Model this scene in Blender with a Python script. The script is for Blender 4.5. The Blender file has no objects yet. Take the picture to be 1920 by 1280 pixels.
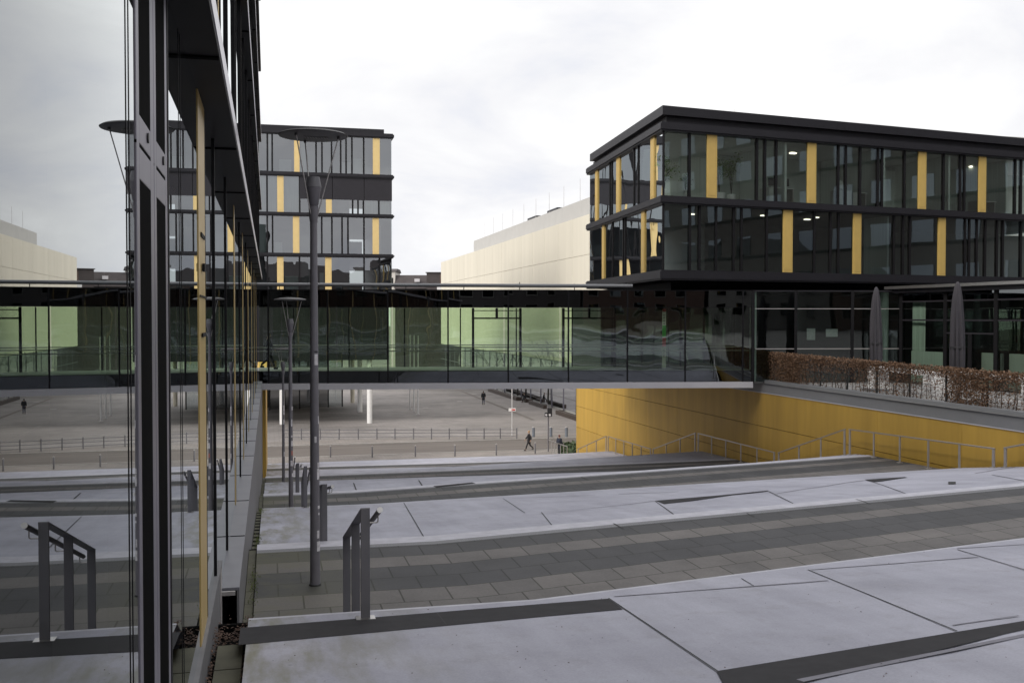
import bpy, math, random
from mathutils import Vector, Matrix

random.seed(7)
R_ = math.radians
SC = bpy.context.scene
COL = SC.collection

# ------------------------------------------------------------------ camera
PSI = R_(13.47)          # the stair axis (world +Y) lies this far left of the view axis
PITCH = R_(1.297)
FPX = 1900.0
CAM = Vector((0.507, 0.0, 0.0))
cam_d = bpy.data.cameras.new("camera")
cam = bpy.data.objects.new("camera", cam_d)
COL.objects.link(cam)
cam_d.sensor_width = 36.0
cam_d.lens = FPX / 1920.0 * 36.0
cam_d.clip_start = 0.05
cam_d.clip_end = 3000.0
cam.location = CAM
cam.rotation_euler = (R_(90) - PITCH, 0, -PSI)
SC.camera = cam

# ------------------------------------------------------------------ sky, sun, exposure
SUN_EL, SUN_AZ = R_(32), R_(243)      # azimuth measured from +Y towards +X
world = bpy.data.worlds.new("World")
SC.world = world
world.use_nodes = True
wn, wl = world.node_tree.nodes, world.node_tree.links
wn.clear()
w_out = wn.new("ShaderNodeOutputWorld")
w_bg = wn.new("ShaderNodeBackground"); w_bg.inputs["Strength"].default_value = 0.1
w_sky = wn.new("ShaderNodeTexSky"); w_sky.sky_type = 'NISHITA'; w_sky.sun_disc = False
w_sky.sun_elevation = SUN_EL; w_sky.sun_rotation = SUN_AZ
w_tc = wn.new("ShaderNodeTexCoord")
w_sep = wn.new("ShaderNodeSeparateXYZ"); wl.new(w_tc.outputs["Generated"], w_sep.inputs[0])
w_add = wn.new("ShaderNodeMath"); w_add.operation = 'ADD'; w_add.inputs[1].default_value = 0.30
w_abs = wn.new("ShaderNodeMath"); w_abs.operation = 'ABSOLUTE'; wl.new(w_sep.outputs[2], w_abs.inputs[0])
wl.new(w_abs.outputs[0], w_add.inputs[0])
w_dx = wn.new("ShaderNodeMath"); w_dx.operation = 'DIVIDE'
w_dy = wn.new("ShaderNodeMath"); w_dy.operation = 'DIVIDE'
wl.new(w_sep.outputs[0], w_dx.inputs[0]); wl.new(w_add.outputs[0], w_dx.inputs[1])
wl.new(w_sep.outputs[1], w_dy.inputs[0]); wl.new(w_add.outputs[0], w_dy.inputs[1])
w_cmb = wn.new("ShaderNodeCombineXYZ"); wl.new(w_dx.outputs[0], w_cmb.inputs[0]); wl.new(w_dy.outputs[0], w_cmb.inputs[1])
w_n1 = wn.new("ShaderNodeTexNoise"); w_n1.inputs["Scale"].default_value = 1.7; w_n1.inputs["Detail"].default_value = 7
w_n1.inputs["Roughness"].default_value = 0.56; w_n1.inputs["Distortion"].default_value = 0.35
wl.new(w_cmb.outputs[0], w_n1.inputs["Vector"])
w_ramp = wn.new("ShaderNodeValToRGB")
e = w_ramp.color_ramp.elements
e[0].position = 0.33; e[0].color = (0.525, 0.54, 0.59, 1)
e[1].position = 0.70; e[1].color = (0.80, 0.80, 0.80, 1)
m_ = e.new(0.44); m_.color = (0.607, 0.609, 0.628, 1)
m_ = e.new(0.55); m_.color = (0.668, 0.668, 0.672, 1)
wl.new(w_n1.outputs["Fac"], w_ramp.inputs[0])
w_sc = wn.new("ShaderNodeVectorMath"); w_sc.operation = 'SCALE'; w_sc.inputs["Scale"].default_value = 10.0
w_zr = wn.new("ShaderNodeMapRange"); w_zr.interpolation_type = 'SMOOTHSTEP'   # an overcast sky is brighter overhead
for i_, x_ in enumerate((0.22, 0.95, 10.0, 16.0)):
    w_zr.inputs[i_ + 1].default_value = x_
wl.new(w_sep.outputs[2], w_zr.inputs[0]); wl.new(w_zr.outputs[0], w_sc.inputs["Scale"])
wl.new(w_ramp.outputs[0], w_sc.inputs[0])
w_n2 = wn.new("ShaderNodeTexNoise"); w_n2.inputs["Scale"].default_value = 0.6; w_n2.inputs["Detail"].default_value = 4
wl.new(w_cmb.outputs[0], w_n2.inputs["Vector"])
w_r2 = wn.new("ShaderNodeMapRange"); w_r2.inputs[1].default_value = 0.28; w_r2.inputs[2].default_value = 0.42
w_r2.inputs[3].default_value = 0.72; w_r2.inputs[4].default_value = 1.0
wl.new(w_n2.outputs["Fac"], w_r2.inputs[0])
w_mix = wn.new("ShaderNodeMix"); w_mix.data_type = 'RGBA'
wl.new(w_r2.outputs[0], w_mix.inputs[0]); wl.new(w_sky.outputs[0], w_mix.inputs[6]); wl.new(w_sc.outputs[0], w_mix.inputs[7])
wl.new(w_mix.outputs[2], w_bg.inputs["Color"]); wl.new(w_bg.outputs[0], w_out.inputs["Surface"])

sun_d = bpy.data.lights.new("sun", 'SUN')
sun_d.energy = 1.4; sun_d.angle = R_(20); sun_d.color = (1.0, 0.94, 0.85)
sun = bpy.data.objects.new("sun", sun_d); COL.objects.link(sun)
sd = Vector((math.sin(SUN_AZ) * math.cos(SUN_EL), math.cos(SUN_AZ) * math.cos(SUN_EL), math.sin(SUN_EL)))
sun.rotation_euler = sd.to_track_quat('Z', 'Y').to_euler()

SC.view_settings.view_transform = 'Standard'
SC.view_settings.look = 'None'
SC.view_settings.exposure = 0.62
SC.view_settings.gamma = 1.0
SC.view_settings.use_curve_mapping = False
cy = SC.cycles
cy.max_bounces = 10; cy.diffuse_bounces = 4; cy.glossy_bounces = 5
cy.transmission_bounces = 6; cy.transparent_max_bounces = 32
cy.use_denoising = True
cy.sample_clamp_indirect = 6.0
cy.caustics_reflective = False; cy.caustics_refractive = False

# ------------------------------------------------------------------ picture geometry -> real places
RT = Vector((math.cos(PSI), -math.sin(PSI), 0))
FW = Vector((math.sin(PSI), math.cos(PSI), 0))
F3 = Vector((FW.x * math.cos(PITCH), FW.y * math.cos(PITCH), -math.sin(PITCH)))
U3 = Vector((FW.x * math.sin(PITCH), FW.y * math.sin(PITCH), math.cos(PITCH)))


def ray(px, py):
    return RT * ((px - 960) / FPX) + U3 * ((640 - py) / FPX) + F3


def P(px, py, d):
    r = ray(px, py)
    return CAM + r * (d / r.dot(FW))


def hit_z(px, py, z):
    r = ray(px, py)
    return CAM + r * ((z - CAM.z) / r.z)


def V2(a):
    return Vector((a[0], a[1], 0))


# ------------------------------------------------------------------ mesh helpers
class MB:
    def __init__(s):
        s.v = []; s.f = []; s.uv = {}

    def add(s, vs, fs):
        n = len(s.v)
        s.v += [Vector(v) for v in vs]
        s.f += [tuple(i + n for i in f) for f in fs]
        return s

    def quad(s, a, b, c, d):
        return s.add([a, b, c, d], [(0, 1, 2, 3)])

    def box(s, x0, x1, y0, y1, z0, z1):
        return s.add([(x0, y0, z0), (x1, y0, z0), (x1, y1, z0), (x0, y1, z0),
                      (x0, y0, z1), (x1, y0, z1), (x1, y1, z1), (x0, y1, z1)],
                     [(0, 3, 2, 1), (4, 5, 6, 7), (0, 1, 5, 4), (1, 2, 6, 5), (2, 3, 7, 6), (3, 0, 4, 7)])

    def hexa(s, b, t):
        return s.add(list(b) + list(t),
                     [(0, 3, 2, 1), (4, 5, 6, 7), (0, 1, 5, 4), (1, 2, 6, 5), (2, 3, 7, 6), (3, 0, 4, 7)])

    def prism(s, pts, vec):
        n = len(pts); vec = Vector(vec)
        vs = [Vector(p) for p in pts] + [Vector(p) + vec for p in pts]
        fs = [tuple(range(n - 1, -1, -1)), tuple(range(n, 2 * n))]
        fs += [(i, (i + 1) % n, n + (i + 1) % n, n + i) for i in range(n)]
        return s.add(vs, fs)

    def tube(s, p0, p1, r0, r1=None, n=10, cap=True):
        p0, p1 = Vector(p0), Vector(p1)
        r1 = r0 if r1 is None else r1
        ax = (p1 - p0).normalized()
        a = ax.orthogonal().normalized(); b = ax.cross(a)
        vs = []
        for p, r in ((p0, r0), (p1, r1)):
            for i in range(n):
                t = 2 * math.pi * i / n
                vs.append(p + a * (r * math.cos(t)) + b * (r * math.sin(t)))
        fs = [(i, (i + 1) % n, n + (i + 1) % n, n + i) for i in range(n)]
        if cap:
            fs += [tuple(range(n - 1, -1, -1)), tuple(range(n, 2 * n))]
        return s.add(vs, fs)

    def bar(s, p0, p1, w, h):
        p0, p1 = Vector(p0), Vector(p1)
        ax = (p1 - p0).normalized()
        sd_ = ax.cross(Vector((0, 0, 1)))
        if sd_.length < 1e-4:
            sd_ = Vector((1, 0, 0))
        sd_.normalize(); up = sd_.cross(ax)
        o = [sd_ * (-w / 2) - up * (h / 2), sd_ * (w / 2) - up * (h / 2), sd_ * (w / 2) + up * (h / 2), sd_ * (-w / 2) + up * (h / 2)]
        return s.add([p0 + q for q in o] + [p1 + q for q in o],
                     [(0, 3, 2, 1), (4, 5, 6, 7), (0, 1, 5, 4), (1, 2, 6, 5), (2, 3, 7, 6), (3, 0, 4, 7)])

    def lathe(s, prof, c=(0, 0, 0), n=24):
        c = Vector(c); vs = []
        for r, z in prof:
            for i in range(n):
                t = 2 * math.pi * i / n
                vs.append(c + Vector((r * math.cos(t), r * math.sin(t), z)))
        fs = []
        for k in range(len(prof) - 1):
            fs += [(k * n + i, k * n + (i + 1) % n, (k + 1) * n + (i + 1) % n, (k + 1) * n + i) for i in range(n)]
        fs += [tuple(range(n - 1, -1, -1)), tuple((len(prof) - 1) * n + i for i in range(n))]
        return s.add(vs, fs)


def obj(name, mb, mat, parent=None, smooth=False, bevel=0.0, uv=None):
    me = bpy.data.meshes.new(name)
    off = parent_loc(parent)
    me.from_pydata([v - off for v in mb.v], [], mb.f)
    me.materials.append(mat)
    if uv:
        lay = me.uv_layers.new(name="UVMap")
        for lp in me.loops:
            lay.data[lp.index].uv = uv[lp.vertex_index]
    me.update()
    if smooth:
        me.polygons.foreach_set("use_smooth", [True] * len(me.polygons))
    o = bpy.data.objects.new(name, me)
    COL.objects.link(o)
    if parent is not None:
        o.parent = parent
    if bevel:
        m = o.modifiers.new("bevel", 'BEVEL'); m.width = bevel; m.segments = 2; m.limit_method = 'ANGLE'
    if smooth:
        es = o.modifiers.new("edges", 'EDGE_SPLIT'); es.split_angle = R_(40)
    return o


def parent_loc(p):
    v = Vector((0, 0, 0))
    while p is not None:
        v += Vector(p.location); p = p.parent
    return v


def tag(o, label, cat, group=None):
    o['label'] = label; o['category'] = cat
    if group:
        o['group'] = group
    return o


def thing(name, label, cat, loc=(0, 0, 0), group=None):
    o = bpy.data.objects.new(name, None)
    o.empty_display_size = 0.2
    COL.objects.link(o); o.location = loc
    return tag(o, label, cat, group)


def setting(name, mb, mat, uv=None):
    o = obj(name, mb, mat, uv=uv); o['kind'] = 'structure'; return o


def copy_thing(root, loc, rotz=0.0, label=None, scale=None):
    r = root.copy(); COL.objects.link(r); r.location = loc; r.rotation_euler = (0, 0, rotz)
    if scale:
        r.scale = (scale, scale, scale)
    if label:
        r['label'] = label
    for ch in list(root.children):
        c = ch.copy(); COL.objects.link(c); c.parent = r
        for g in list(ch.children):
            d = g.copy(); COL.objects.link(d); d.parent = c
    return r


# ------------------------------------------------------------------ materials
def mat_new(name):
    m = bpy.data.materials.new(name); m.use_nodes = True
    nt = m.node_tree
    return m, nt, nt.nodes["Principled BSDF"]


def noise(nt, scale, detail=4, rough=0.55, vec=None, coord="Object"):
    n = nt.nodes.new("ShaderNodeTexNoise")
    n.inputs["Scale"].default_value = scale; n.inputs["Detail"].default_value = detail
    n.inputs["Roughness"].default_value = rough
    if vec is None:
        tc = nt.nodes.new("ShaderNodeTexCoord"); vec = tc.outputs[coord]
    nt.links.new(vec, n.inputs["Vector"])
    return n


def maprange(nt, src, a, b, c, d):
    n = nt.nodes.new("ShaderNodeMapRange")
    for i, x in enumerate((a, b, c, d)):
        n.inputs[i + 1].default_value = x
    nt.links.new(src, n.inputs[0])
    return n.outputs[0]


def mixc(nt, fac, a, b, mode='MIX'):
    n = nt.nodes.new("ShaderNodeMix"); n.data_type = 'RGBA'; n.blend_type = mode
    for sock, x in ((0, fac), (6, a), (7, b)):
        if isinstance(x, (int, float)):
            n.inputs[sock].default_value = x
        elif isinstance(x, tuple):
            n.inputs[sock].default_value = (*x, 1) if len(x) == 3 else x
        else:
            nt.links.new(x, n.inputs[sock])
    return n.outputs[2]


def bump(nt, bsdf, height, strength=0.3, dist=0.02):
    b = nt.nodes.new("ShaderNodeBump")
    b.inputs["Strength"].default_value = strength; b.inputs["Distance"].default_value = dist
    nt.links.new(height, b.inputs["Height"]); nt.links.new(b.outputs[0], bsdf.inputs["Normal"])


def geo_pos(nt):
    g = nt.nodes.new("ShaderNodeNewGeometry"); return g.outputs["Position"]


def stretch(nt, vec, s):
    m = nt.nodes.new("ShaderNodeMapping"); m.inputs["Scale"].default_value = s
    nt.links.new(vec, m.inputs["Vector"]); return m.outputs[0]


def plain(name, col, rough=0.55, var=0.12, scale=3.0, metal=0.0, spec=0.5, st=(1, 1, 1), objvar=0.0, bmp=0.0):
    m, nt, b = mat_new(name)
    n = noise(nt, scale, 5, 0.6, stretch(nt, geo_pos(nt), st))
    f = maprange(nt, n.outputs["Fac"], 0.3, 0.7, 1 - var, 1 + var)
    c = mixc(nt, 1.0, tuple(col), f, 'MULTIPLY')
    if objvar:
        oi = nt.nodes.new("ShaderNodeObjectInfo")
        c = mixc(nt, 1.0, c, maprange(nt, oi.outputs["Random"], 0, 1, 1 - objvar, 1 + objvar), 'MULTIPLY')
    nt.links.new(c, b.inputs["Base Color"])
    b.inputs["Roughness"].default_value = rough; b.inputs["Metallic"].default_value = metal
    b.inputs["Specular IOR Level"].default_value = spec
    if bmp:
        n2 = noise(nt, scale * 8, 4, 0.6, geo_pos(nt)); bump(nt, b, n2.outputs["Fac"], bmp, 0.01)
    return m


def glass(name, tint, base=0.06, gain=1.0, ior=1.55, refl=(0.93, 0.96, 0.97), wave=0.0, wscale=0.7, pane_var=0.0):
    """thin coated glazing: Fresnel mirror over a tinted clear pane"""
    m = bpy.data.materials.new(name); m.use_nodes = True
    nt = m.node_tree; nt.nodes.clear()
    out = nt.nodes.new("ShaderNodeOutputMaterial")
    tr = nt.nodes.new("ShaderNodeBsdfTransparent"); tr.inputs[0].default_value = (*tint, 1)
    gl = nt.nodes.new("ShaderNodeBsdfGlossy"); gl.inputs["Color"].default_value = (*refl, 1); gl.inputs["Roughness"].default_value = 0.0
    fr = nt.nodes.new("ShaderNodeFresnel"); fr.inputs["IOR"].default_value = ior
    mm = nt.nodes.new("ShaderNodeMath"); mm.operation = 'MULTIPLY_ADD'; mm.use_clamp = True
    mm.inputs[1].default_value = gain; mm.inputs[2].default_value = base
    nt.links.new(fr.outputs[0], mm.inputs[0])
    mx = nt.nodes.new("ShaderNodeMixShader")
    nt.links.new(mm.outputs[0], mx.inputs[0]); nt.links.new(tr.outputs[0], mx.inputs[1]); nt.links.new(gl.outputs[0], mx.inputs[2])
    nt.links.new(mx.outputs[0], out.inputs[0])
    if wave:
        pos = geo_pos(nt)
        oi = nt.nodes.new("ShaderNodeObjectInfo")
        sc_ = nt.nodes.new("ShaderNodeVectorMath"); sc_.operation = 'SCALE'
        cb = nt.nodes.new("ShaderNodeCombineXYZ")
        for i in range(3):
            nt.links.new(oi.outputs["Random"], cb.inputs[i])
        nt.links.new(cb.outputs[0], sc_.inputs[0]); sc_.inputs["Scale"].default_value = 40.0
        ad = nt.nodes.new("ShaderNodeVectorMath"); ad.operation = 'ADD'
        nt.links.new(pos, ad.inputs[0]); nt.links.new(sc_.outputs[0], ad.inputs[1])
        n = noise(nt, wscale, 1.5, 0.4, ad.outputs[0])
        b = nt.nodes.new("ShaderNodeBump"); b.inputs["Strength"].default_value = 1.0; b.inputs["Distance"].default_value = wave
        nt.links.new(n.outputs["Fac"], b.inputs["Height"]); nt.links.new(b.outputs[0], gl.inputs["Normal"])
    return m


M = {}
# pale concrete of the big stair slabs, with dirt and moss by the left wall
m, nt, b = mat_new("slab_concrete")
pos = geo_pos(nt)
n1 = noise(nt, 0.55, 6, 0.62, pos); n2 = noise(nt, 3.2, 6, 0.7, pos); n3 = noise(nt, 55, 3, 0.6, pos)
c = mixc(nt, maprange(nt, n1.outputs["Fac"], 0.32, 0.68, 0, 1), (0.288, 0.288, 0.338), (0.392, 0.392, 0.452))
c = mixc(nt, maprange(nt, n2.outputs["Fac"], 0.54, 0.74, 0, 0.5), c, (0.235, 0.23, 0.24))
c = mixc(nt, 1.0, c, maprange(nt, n3.outputs["Fac"], 0.3, 0.7, 0.92, 1.08), 'MULTIPLY')
n5 = noise(nt, 1.0, 5, 0.65, stretch(nt, pos, (2.6, 0.35, 1)))
c = mixc(nt, 1.0, c, maprange(nt, n5.outputs["Fac"], 0.3, 0.7, 0.90, 1.08), 'MULTIPLY')
vo = nt.nodes.new("ShaderNodeTexVoronoi"); vo.inputs["Scale"].default_value = 1.7; nt.links.new(pos, vo.inputs["Vector"])
c = mixc(nt, 1.0, c, maprange(nt, vo.outputs["Distance"], 0.02, 0.045, 0.72, 1.0), 'MULTIPLY')
vo2 = nt.nodes.new("ShaderNodeTexVoronoi"); vo2.inputs["Scale"].default_value = 0.45; nt.links.new(pos, vo2.inputs["Vector"])
vm = nt.nodes.new("ShaderNodeMath"); vm.operation = 'MULTIPLY_ADD'; vm.inputs[1].default_value = 0.35
nt.links.new(n2.outputs["Fac"], vm.inputs[0]); nt.links.new(vo2.outputs["Distance"], vm.inputs[2])
c = mixc(nt, 1.0, c, maprange(nt, vm.outputs[0], 0.2, 0.42, 0.80, 1.0), 'MULTIPLY')
sx = nt.nodes.new("ShaderNodeSeparateXYZ"); nt.links.new(pos, sx.inputs[0])
n4 = noise(nt, 1.6, 5, 0.6, stretch(nt, pos, (2.2, 0.5, 1)))
ms = nt.nodes.new("ShaderNodeMath"); ms.operation = 'MULTIPLY'; ms.use_clamp = True
nt.links.new(maprange(nt, sx.outputs[0], 0.4, 2.2, 1, 0), ms.inputs[0]); nt.links.new(maprange(nt, n4.outputs["Fac"], 0.42, 0.62, 0, 0.75), ms.inputs[1])
c = mixc(nt, ms.outputs[0], c, (0.155, 0.15, 0.085))
nt.links.new(c, b.inputs["Base Color"]); b.inputs["Roughness"].default_value = 0.72; b.inputs["Specular IOR Level"].default_value = 0.35
bump(nt, b, n3.outputs["Fac"], 0.12, 0.01)
M['slab'] = m
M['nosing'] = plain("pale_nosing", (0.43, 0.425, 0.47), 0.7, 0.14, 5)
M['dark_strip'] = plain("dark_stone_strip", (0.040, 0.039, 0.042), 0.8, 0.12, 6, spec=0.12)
M['joint'] = plain("dark_joint_gap", (0.03, 0.03, 0.031), 0.9, 0.1, 8)  # plain dark tone for joints, floor drain and wall core
M['lap'] = plain("painted_lap_shade", (0.18, 0.176, 0.205), 0.8, 0.1, 6)
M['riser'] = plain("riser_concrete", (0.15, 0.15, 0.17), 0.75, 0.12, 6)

# landing pavers: rows of dark and light concrete slabs laid in running bond
m, nt, b = mat_new("landing_pavers")
tc = nt.nodes.new("ShaderNodeTexCoord")
br = nt.nodes.new("ShaderNodeTexBrick")
br.inputs["Scale"].default_value = 1.0; br.inputs["Brick Width"].default_value = 0.60; br.inputs["Row Height"].default_value = 0.60
br.inputs["Mortar Size"].default_value = 0.011; br.inputs["Mortar Smooth"].default_value = 0.1; br.inputs["Bias"].default_value = 0.0
br.inputs["Color1"].default_value = (0.85, 0.85, 0.85, 1); br.inputs["Color2"].default_value = (1.15, 1.13, 1.1, 1); br.inputs["Mortar"].default_value = (0.25, 0.26, 0.2, 1)
nt.links.new(tc.outputs["UV"], br.inputs["Vector"])
su = nt.nodes.new("ShaderNodeSeparateXYZ"); nt.links.new(tc.outputs["UV"], su.inputs[0])
rr = nt.nodes.new("ShaderNodeValToRGB"); rr.color_ramp.interpolation = 'CONSTANT'
L_, D_ = (0.118, 0.110, 0.107, 1), (0.046, 0.046, 0.050, 1)
els = rr.color_ramp.elements
els[0].position = 0; els[0].color = L_; els[1].position = 3 / 7.0; els[1].color = D_
for k, cc in ((5, L_), (6, D_)):
    q = els.new(k / 7.0); q.color = cc
nt.links.new(maprange(nt, su.outputs[1], 0, 4.2, 0, 1), rr.inputs[0])
pn = noise(nt, 1.1, 6, 0.65, geo_pos(nt)); pn2 = noise(nt, 30, 4, 0.6, geo_pos(nt))
c = mixc(nt, 1.0, rr.outputs[0], br.outputs["Color"], 'MULTIPLY')
c = mixc(nt, 1.0, c, maprange(nt, pn.outputs["Fac"], 0.3, 0.7, 0.78, 1.2), 'MULTIPLY')
c = mixc(nt, 1.0, c, maprange(nt, pn2.outputs["Fac"], 0.3, 0.7, 0.88, 1.12), 'MULTIPLY')
sx = nt.nodes.new("ShaderNodeSeparateXYZ"); nt.links.new(geo_pos(nt), sx.inputs[0])
ms = nt.nodes.new("ShaderNodeMath"); ms.operation = 'MULTIPLY'; ms.use_clamp = True
nt.links.new(maprange(nt, sx.outputs[0], 0.3, 2.0, 1, 0), ms.inputs[0]); nt.links.new(maprange(nt, pn.outputs["Fac"], 0.38, 0.6, 0.15, 0.85), ms.inputs[1])
c = mixc(nt, ms.outputs[0], c, (0.075, 0.072, 0.035))
nt.links.new(c, b.inputs["Base Color"]); b.inputs["Roughness"].default_value = 0.75
bump(nt, b, br.outputs["Fac"], -0.4, 0.01)
M['paver'] = m

# perforated drain
m, nt, b = mat_new("drain_grid")
tc = nt.nodes.new("ShaderNodeTexCoord")
br = nt.nodes.new("ShaderNodeTexBrick"); br.offset = 0.0
br.inputs["Brick Width"].default_value = 0.06; br.inputs["Row Height"].default_value = 0.07; br.inputs["Mortar Size"].default_value = 0.012
br.inputs["Color1"].default_value = (0.06, 0.06, 0.065, 1); br.inputs["Color2"].default_value = (0.08, 0.08, 0.085, 1); br.inputs["Mortar"].default_value = (0.2, 0.2, 0.215, 1)
nt.links.new(tc.outputs["UV"], br.inputs["Vector"]); nt.links.new(br.outputs["Color"], b.inputs["Base Color"])
b.inputs["Roughness"].default_value = 0.6
M['drain'] = m

# plaza paving
def paving(name, c1, c2, mort, w, h, dirt):
    m, nt, b = mat_new(name)
    pos = geo_pos(nt)
    br = nt.nodes.new("ShaderNodeTexBrick")
    br.inputs["Brick Width"].default_value = w; br.inputs["Row Height"].default_value = h; br.inputs["Mortar Size"].default_value = 0.02
    br.inputs["Color1"].default_value = (*c1, 1); br.inputs["Color2"].default_value = (*c2, 1); br.inputs["Mortar"].default_value = (*mort, 1)
    br.inputs["Scale"].default_value = 1.0
    nt.links.new(pos, br.inputs["Vector"])
    n = noise(nt, 0.09, 6, 0.65, stretch(nt, pos, (0.5, 1.3, 1)))
    n_b = noise(nt, 0.6, 5, 0.65, pos)
    c = mixc(nt, maprange(nt, n.outputs["Fac"], 0.46, 0.66, 0, dirt), br.outputs["Color"], (0.085, 0.078, 0.074))
    c = mixc(nt, 1.0, c, maprange(nt, n_b.outputs["Fac"], 0.3, 0.7, 0.85, 1.15), 'MULTIPLY')
    nt.links.new(c, b.inputs["Base Color"]); b.inputs["Roughness"].default_value = 0.8
    return m


M['plaza'] = paving("plaza_paving", (0.215, 0.196, 0.188), (0.252, 0.231, 0.218), (0.15, 0.135, 0.13), 0.9, 0.45, 0.75)
M['pavement'] = paving("pavement_slabs", (0.22, 0.195, 0.18), (0.26, 0.23, 0.21), (0.15, 0.14, 0.13), 0.6, 0.3, 0.4)
M['asphalt'] = plain("worn_asphalt", (0.125, 0.108, 0.097), 0.85, 0.25, 0.7, st=(0.2, 1.5, 1))
M['kerb'] = plain("kerb_stone", (0.30, 0.285, 0.27), 0.8, 0.15, 2)
M['ground'] = plain("ground_far", (0.17, 0.16, 0.15), 0.9, 0.2, 0.05)
M['terrace'] = paving("terrace_slabs", (0.26, 0.25, 0.245), (0.31, 0.30, 0.29), (0.15, 0.15, 0.14), 0.6, 0.6, 0.4)
M['clad'] = plain("dark_cladding", (0.014, 0.013, 0.017), 0.45, 0.1, 1.5, spec=0.35)
M['clad2'] = plain("dark_cladding_panel", (0.022, 0.020, 0.025), 0.5, 0.1, 1.5, spec=0.35)
M['frame'] = plain("dark_window_frame", (0.010, 0.0095, 0.011), 0.6, 0.1, 3, spec=0.15)
M['alu'] = plain("lavender_grey_aluminium", (0.20, 0.19, 0.225), 0.42, 0.06, 4, metal=0.35)
M['alu_fascia'] = plain("pale_metal_fascia", (0.55, 0.53, 0.57), 0.3, 0.06, 4, metal=0.3)
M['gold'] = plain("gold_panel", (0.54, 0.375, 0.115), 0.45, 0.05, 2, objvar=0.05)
M['gold_far'] = plain("sunlit_gold_panel", (0.70, 0.52, 0.23), 0.45, 0.05, 2, objvar=0.05)  # paler copy of the gold: its sun reflection is put into the colour
M['gold_near'] = plain("muted_gold_panel", (0.46, 0.33, 0.13), 0.4, 0.08, 2, st=(1, 1, .3), objvar=0.05)  # darker, duller gold with faint upright streaks
M['yellow'] = plain("ochre_wall_panel", (0.49, 0.302, 0.054), 0.55, 0.13, 1.4, st=(1, 1, 0.12), objvar=0.05)
M['ledge'] = plain("pale_ledge_metal", (0.19, 0.19, 0.212), 0.45, 0.08, 3)
M['fascia'] = plain("grey_plinth", (0.15, 0.148, 0.155), 0.6, 0.12, 4)
M['beam'] = plain("pale_beam", (0.50, 0.49, 0.515), 0.5, 0.04, 1)
M['coping'] = plain("grey_coping", (0.21, 0.215, 0.225), 0.5, 0.06, 1)
M['pole'] = plain("lamp_post_paint", (0.155, 0.148, 0.165), 0.5, 0.1, 6)
M['lamp_dark'] = plain("lamp_underside", (0.045, 0.042, 0.043), 0.5, 0.1, 6)
M['lens'] = plain("lamp_louvre", (0.20, 0.19, 0.18), 0.4, 0.1, 30)
M['rail_paint'] = plain("rail_post_paint", (0.145, 0.142, 0.155), 0.5, 0.06, 8)
M['steel'] = plain("stainless_steel", (0.52, 0.50, 0.49), 0.28, 0.06, 10, metal=0.9)
M['galv'] = plain("matt_steel_rail", (0.46, 0.44, 0.43), 0.4, 0.06, 6, metal=0.55)
M['white'] = plain("white_paint", (0.82, 0.81, 0.80), 0.5, 0.04, 3)
M['sticker'] = plain("paper_sticker", (0.62, 0.60, 0.62), 0.7, 0.25, 25)
M['sticker_red'] = plain("red_paper_sticker", (0.42, 0.16, 0.13), 0.7, 0.25, 25)
M['parasol'] = plain("anthracite_canvas", (0.042, 0.039, 0.046), 0.85, 0.12, 3, st=(1, 1, 0.1))
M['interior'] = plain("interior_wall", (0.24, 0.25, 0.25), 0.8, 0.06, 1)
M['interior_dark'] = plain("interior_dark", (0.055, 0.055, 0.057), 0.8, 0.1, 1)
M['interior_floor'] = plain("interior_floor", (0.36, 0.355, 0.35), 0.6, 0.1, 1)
M['room_wall'] = plain("office_room_wall", (0.58, 0.63, 0.6), 0.8, 0.08, 0.6)
M['ceiling'] = plain("interior_ceiling", (0.42, 0.42, 0.41), 0.9, 0.04, 1)
M['curtain'] = plain("pale_curtain", (0.74, 0.79, 0.76), 0.9, 0.15, 6, st=(6, 6, 0.05))
M['col_green'] = plain("pale_column", (0.62, 0.68, 0.64), 0.7, 0.04, 1)
M['tabletop'] = plain("office_furniture", (0.55, 0.56, 0.54), 0.6, 0.05, 2)
M['black'] = plain("black_plastic", (0.02, 0.02, 0.022), 0.4, 0.1, 3)
M['leaf_office'] = plain("office_plant_leaf", (0.12, 0.19, 0.06), 0.55, 0.3, 9)
M['hall'] = plain("cream_concrete", (0.74, 0.695, 0.585), 0.75, 0.05, 0.5, st=(1, 1.2, 0.06))
M['hall_top'] = plain("grey_parapet", (0.50, 0.49, 0.47), 0.7, 0.05, 0.5)
M['roof_tile'] = plain("dark_roof_tile", (0.06, 0.05, 0.05), 0.8, 0.2, 1.2)
M['render_wall'] = plain("pale_house_render", (0.6, 0.57, 0.53), 0.8, 0.06, 0.4)
M['old_plaster'] = plain("old_grey_plaster", (0.2, 0.19, 0.18), 0.85, 0.15, 0.6)
M['brick'] = plain("red_brown_brick", (0.105, 0.066, 0.054), 0.85, 0.3, 5)
M['grey_wall'] = plain("grey_office_cladding", (0.062, 0.054, 0.054), 0.7, 0.12, 1)
M['bark'] = plain("bare_bark", (0.045, 0.04, 0.035), 0.9, 0.3, 8)
M['planter'] = plain("brown_planter_edge", (0.055, 0.04, 0.032), 0.7, 0.2, 3)
M['ivy'] = plain("bed_greenery", (0.04, 0.065, 0.022), 0.7, 0.45, 6)
M['soil'] = plain("soil", (0.05, 0.04, 0.03), 0.95, 0.3, 5)
M['flagpole'] = plain("white_flagpole", (0.62, 0.61, 0.62), 0.4, 0.04, 2)
M['bollard_blue'] = plain("blue_grey_bollard", (0.16, 0.18, 0.215), 0.5, 0.08, 4)
M['skin'] = plain("skin", (0.45, 0.28, 0.2), 0.6, 0.06, 20)
M['coat'] = plain("dark_coat", (0.017, 0.017, 0.02), 0.85, 0.2, 12)
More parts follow.
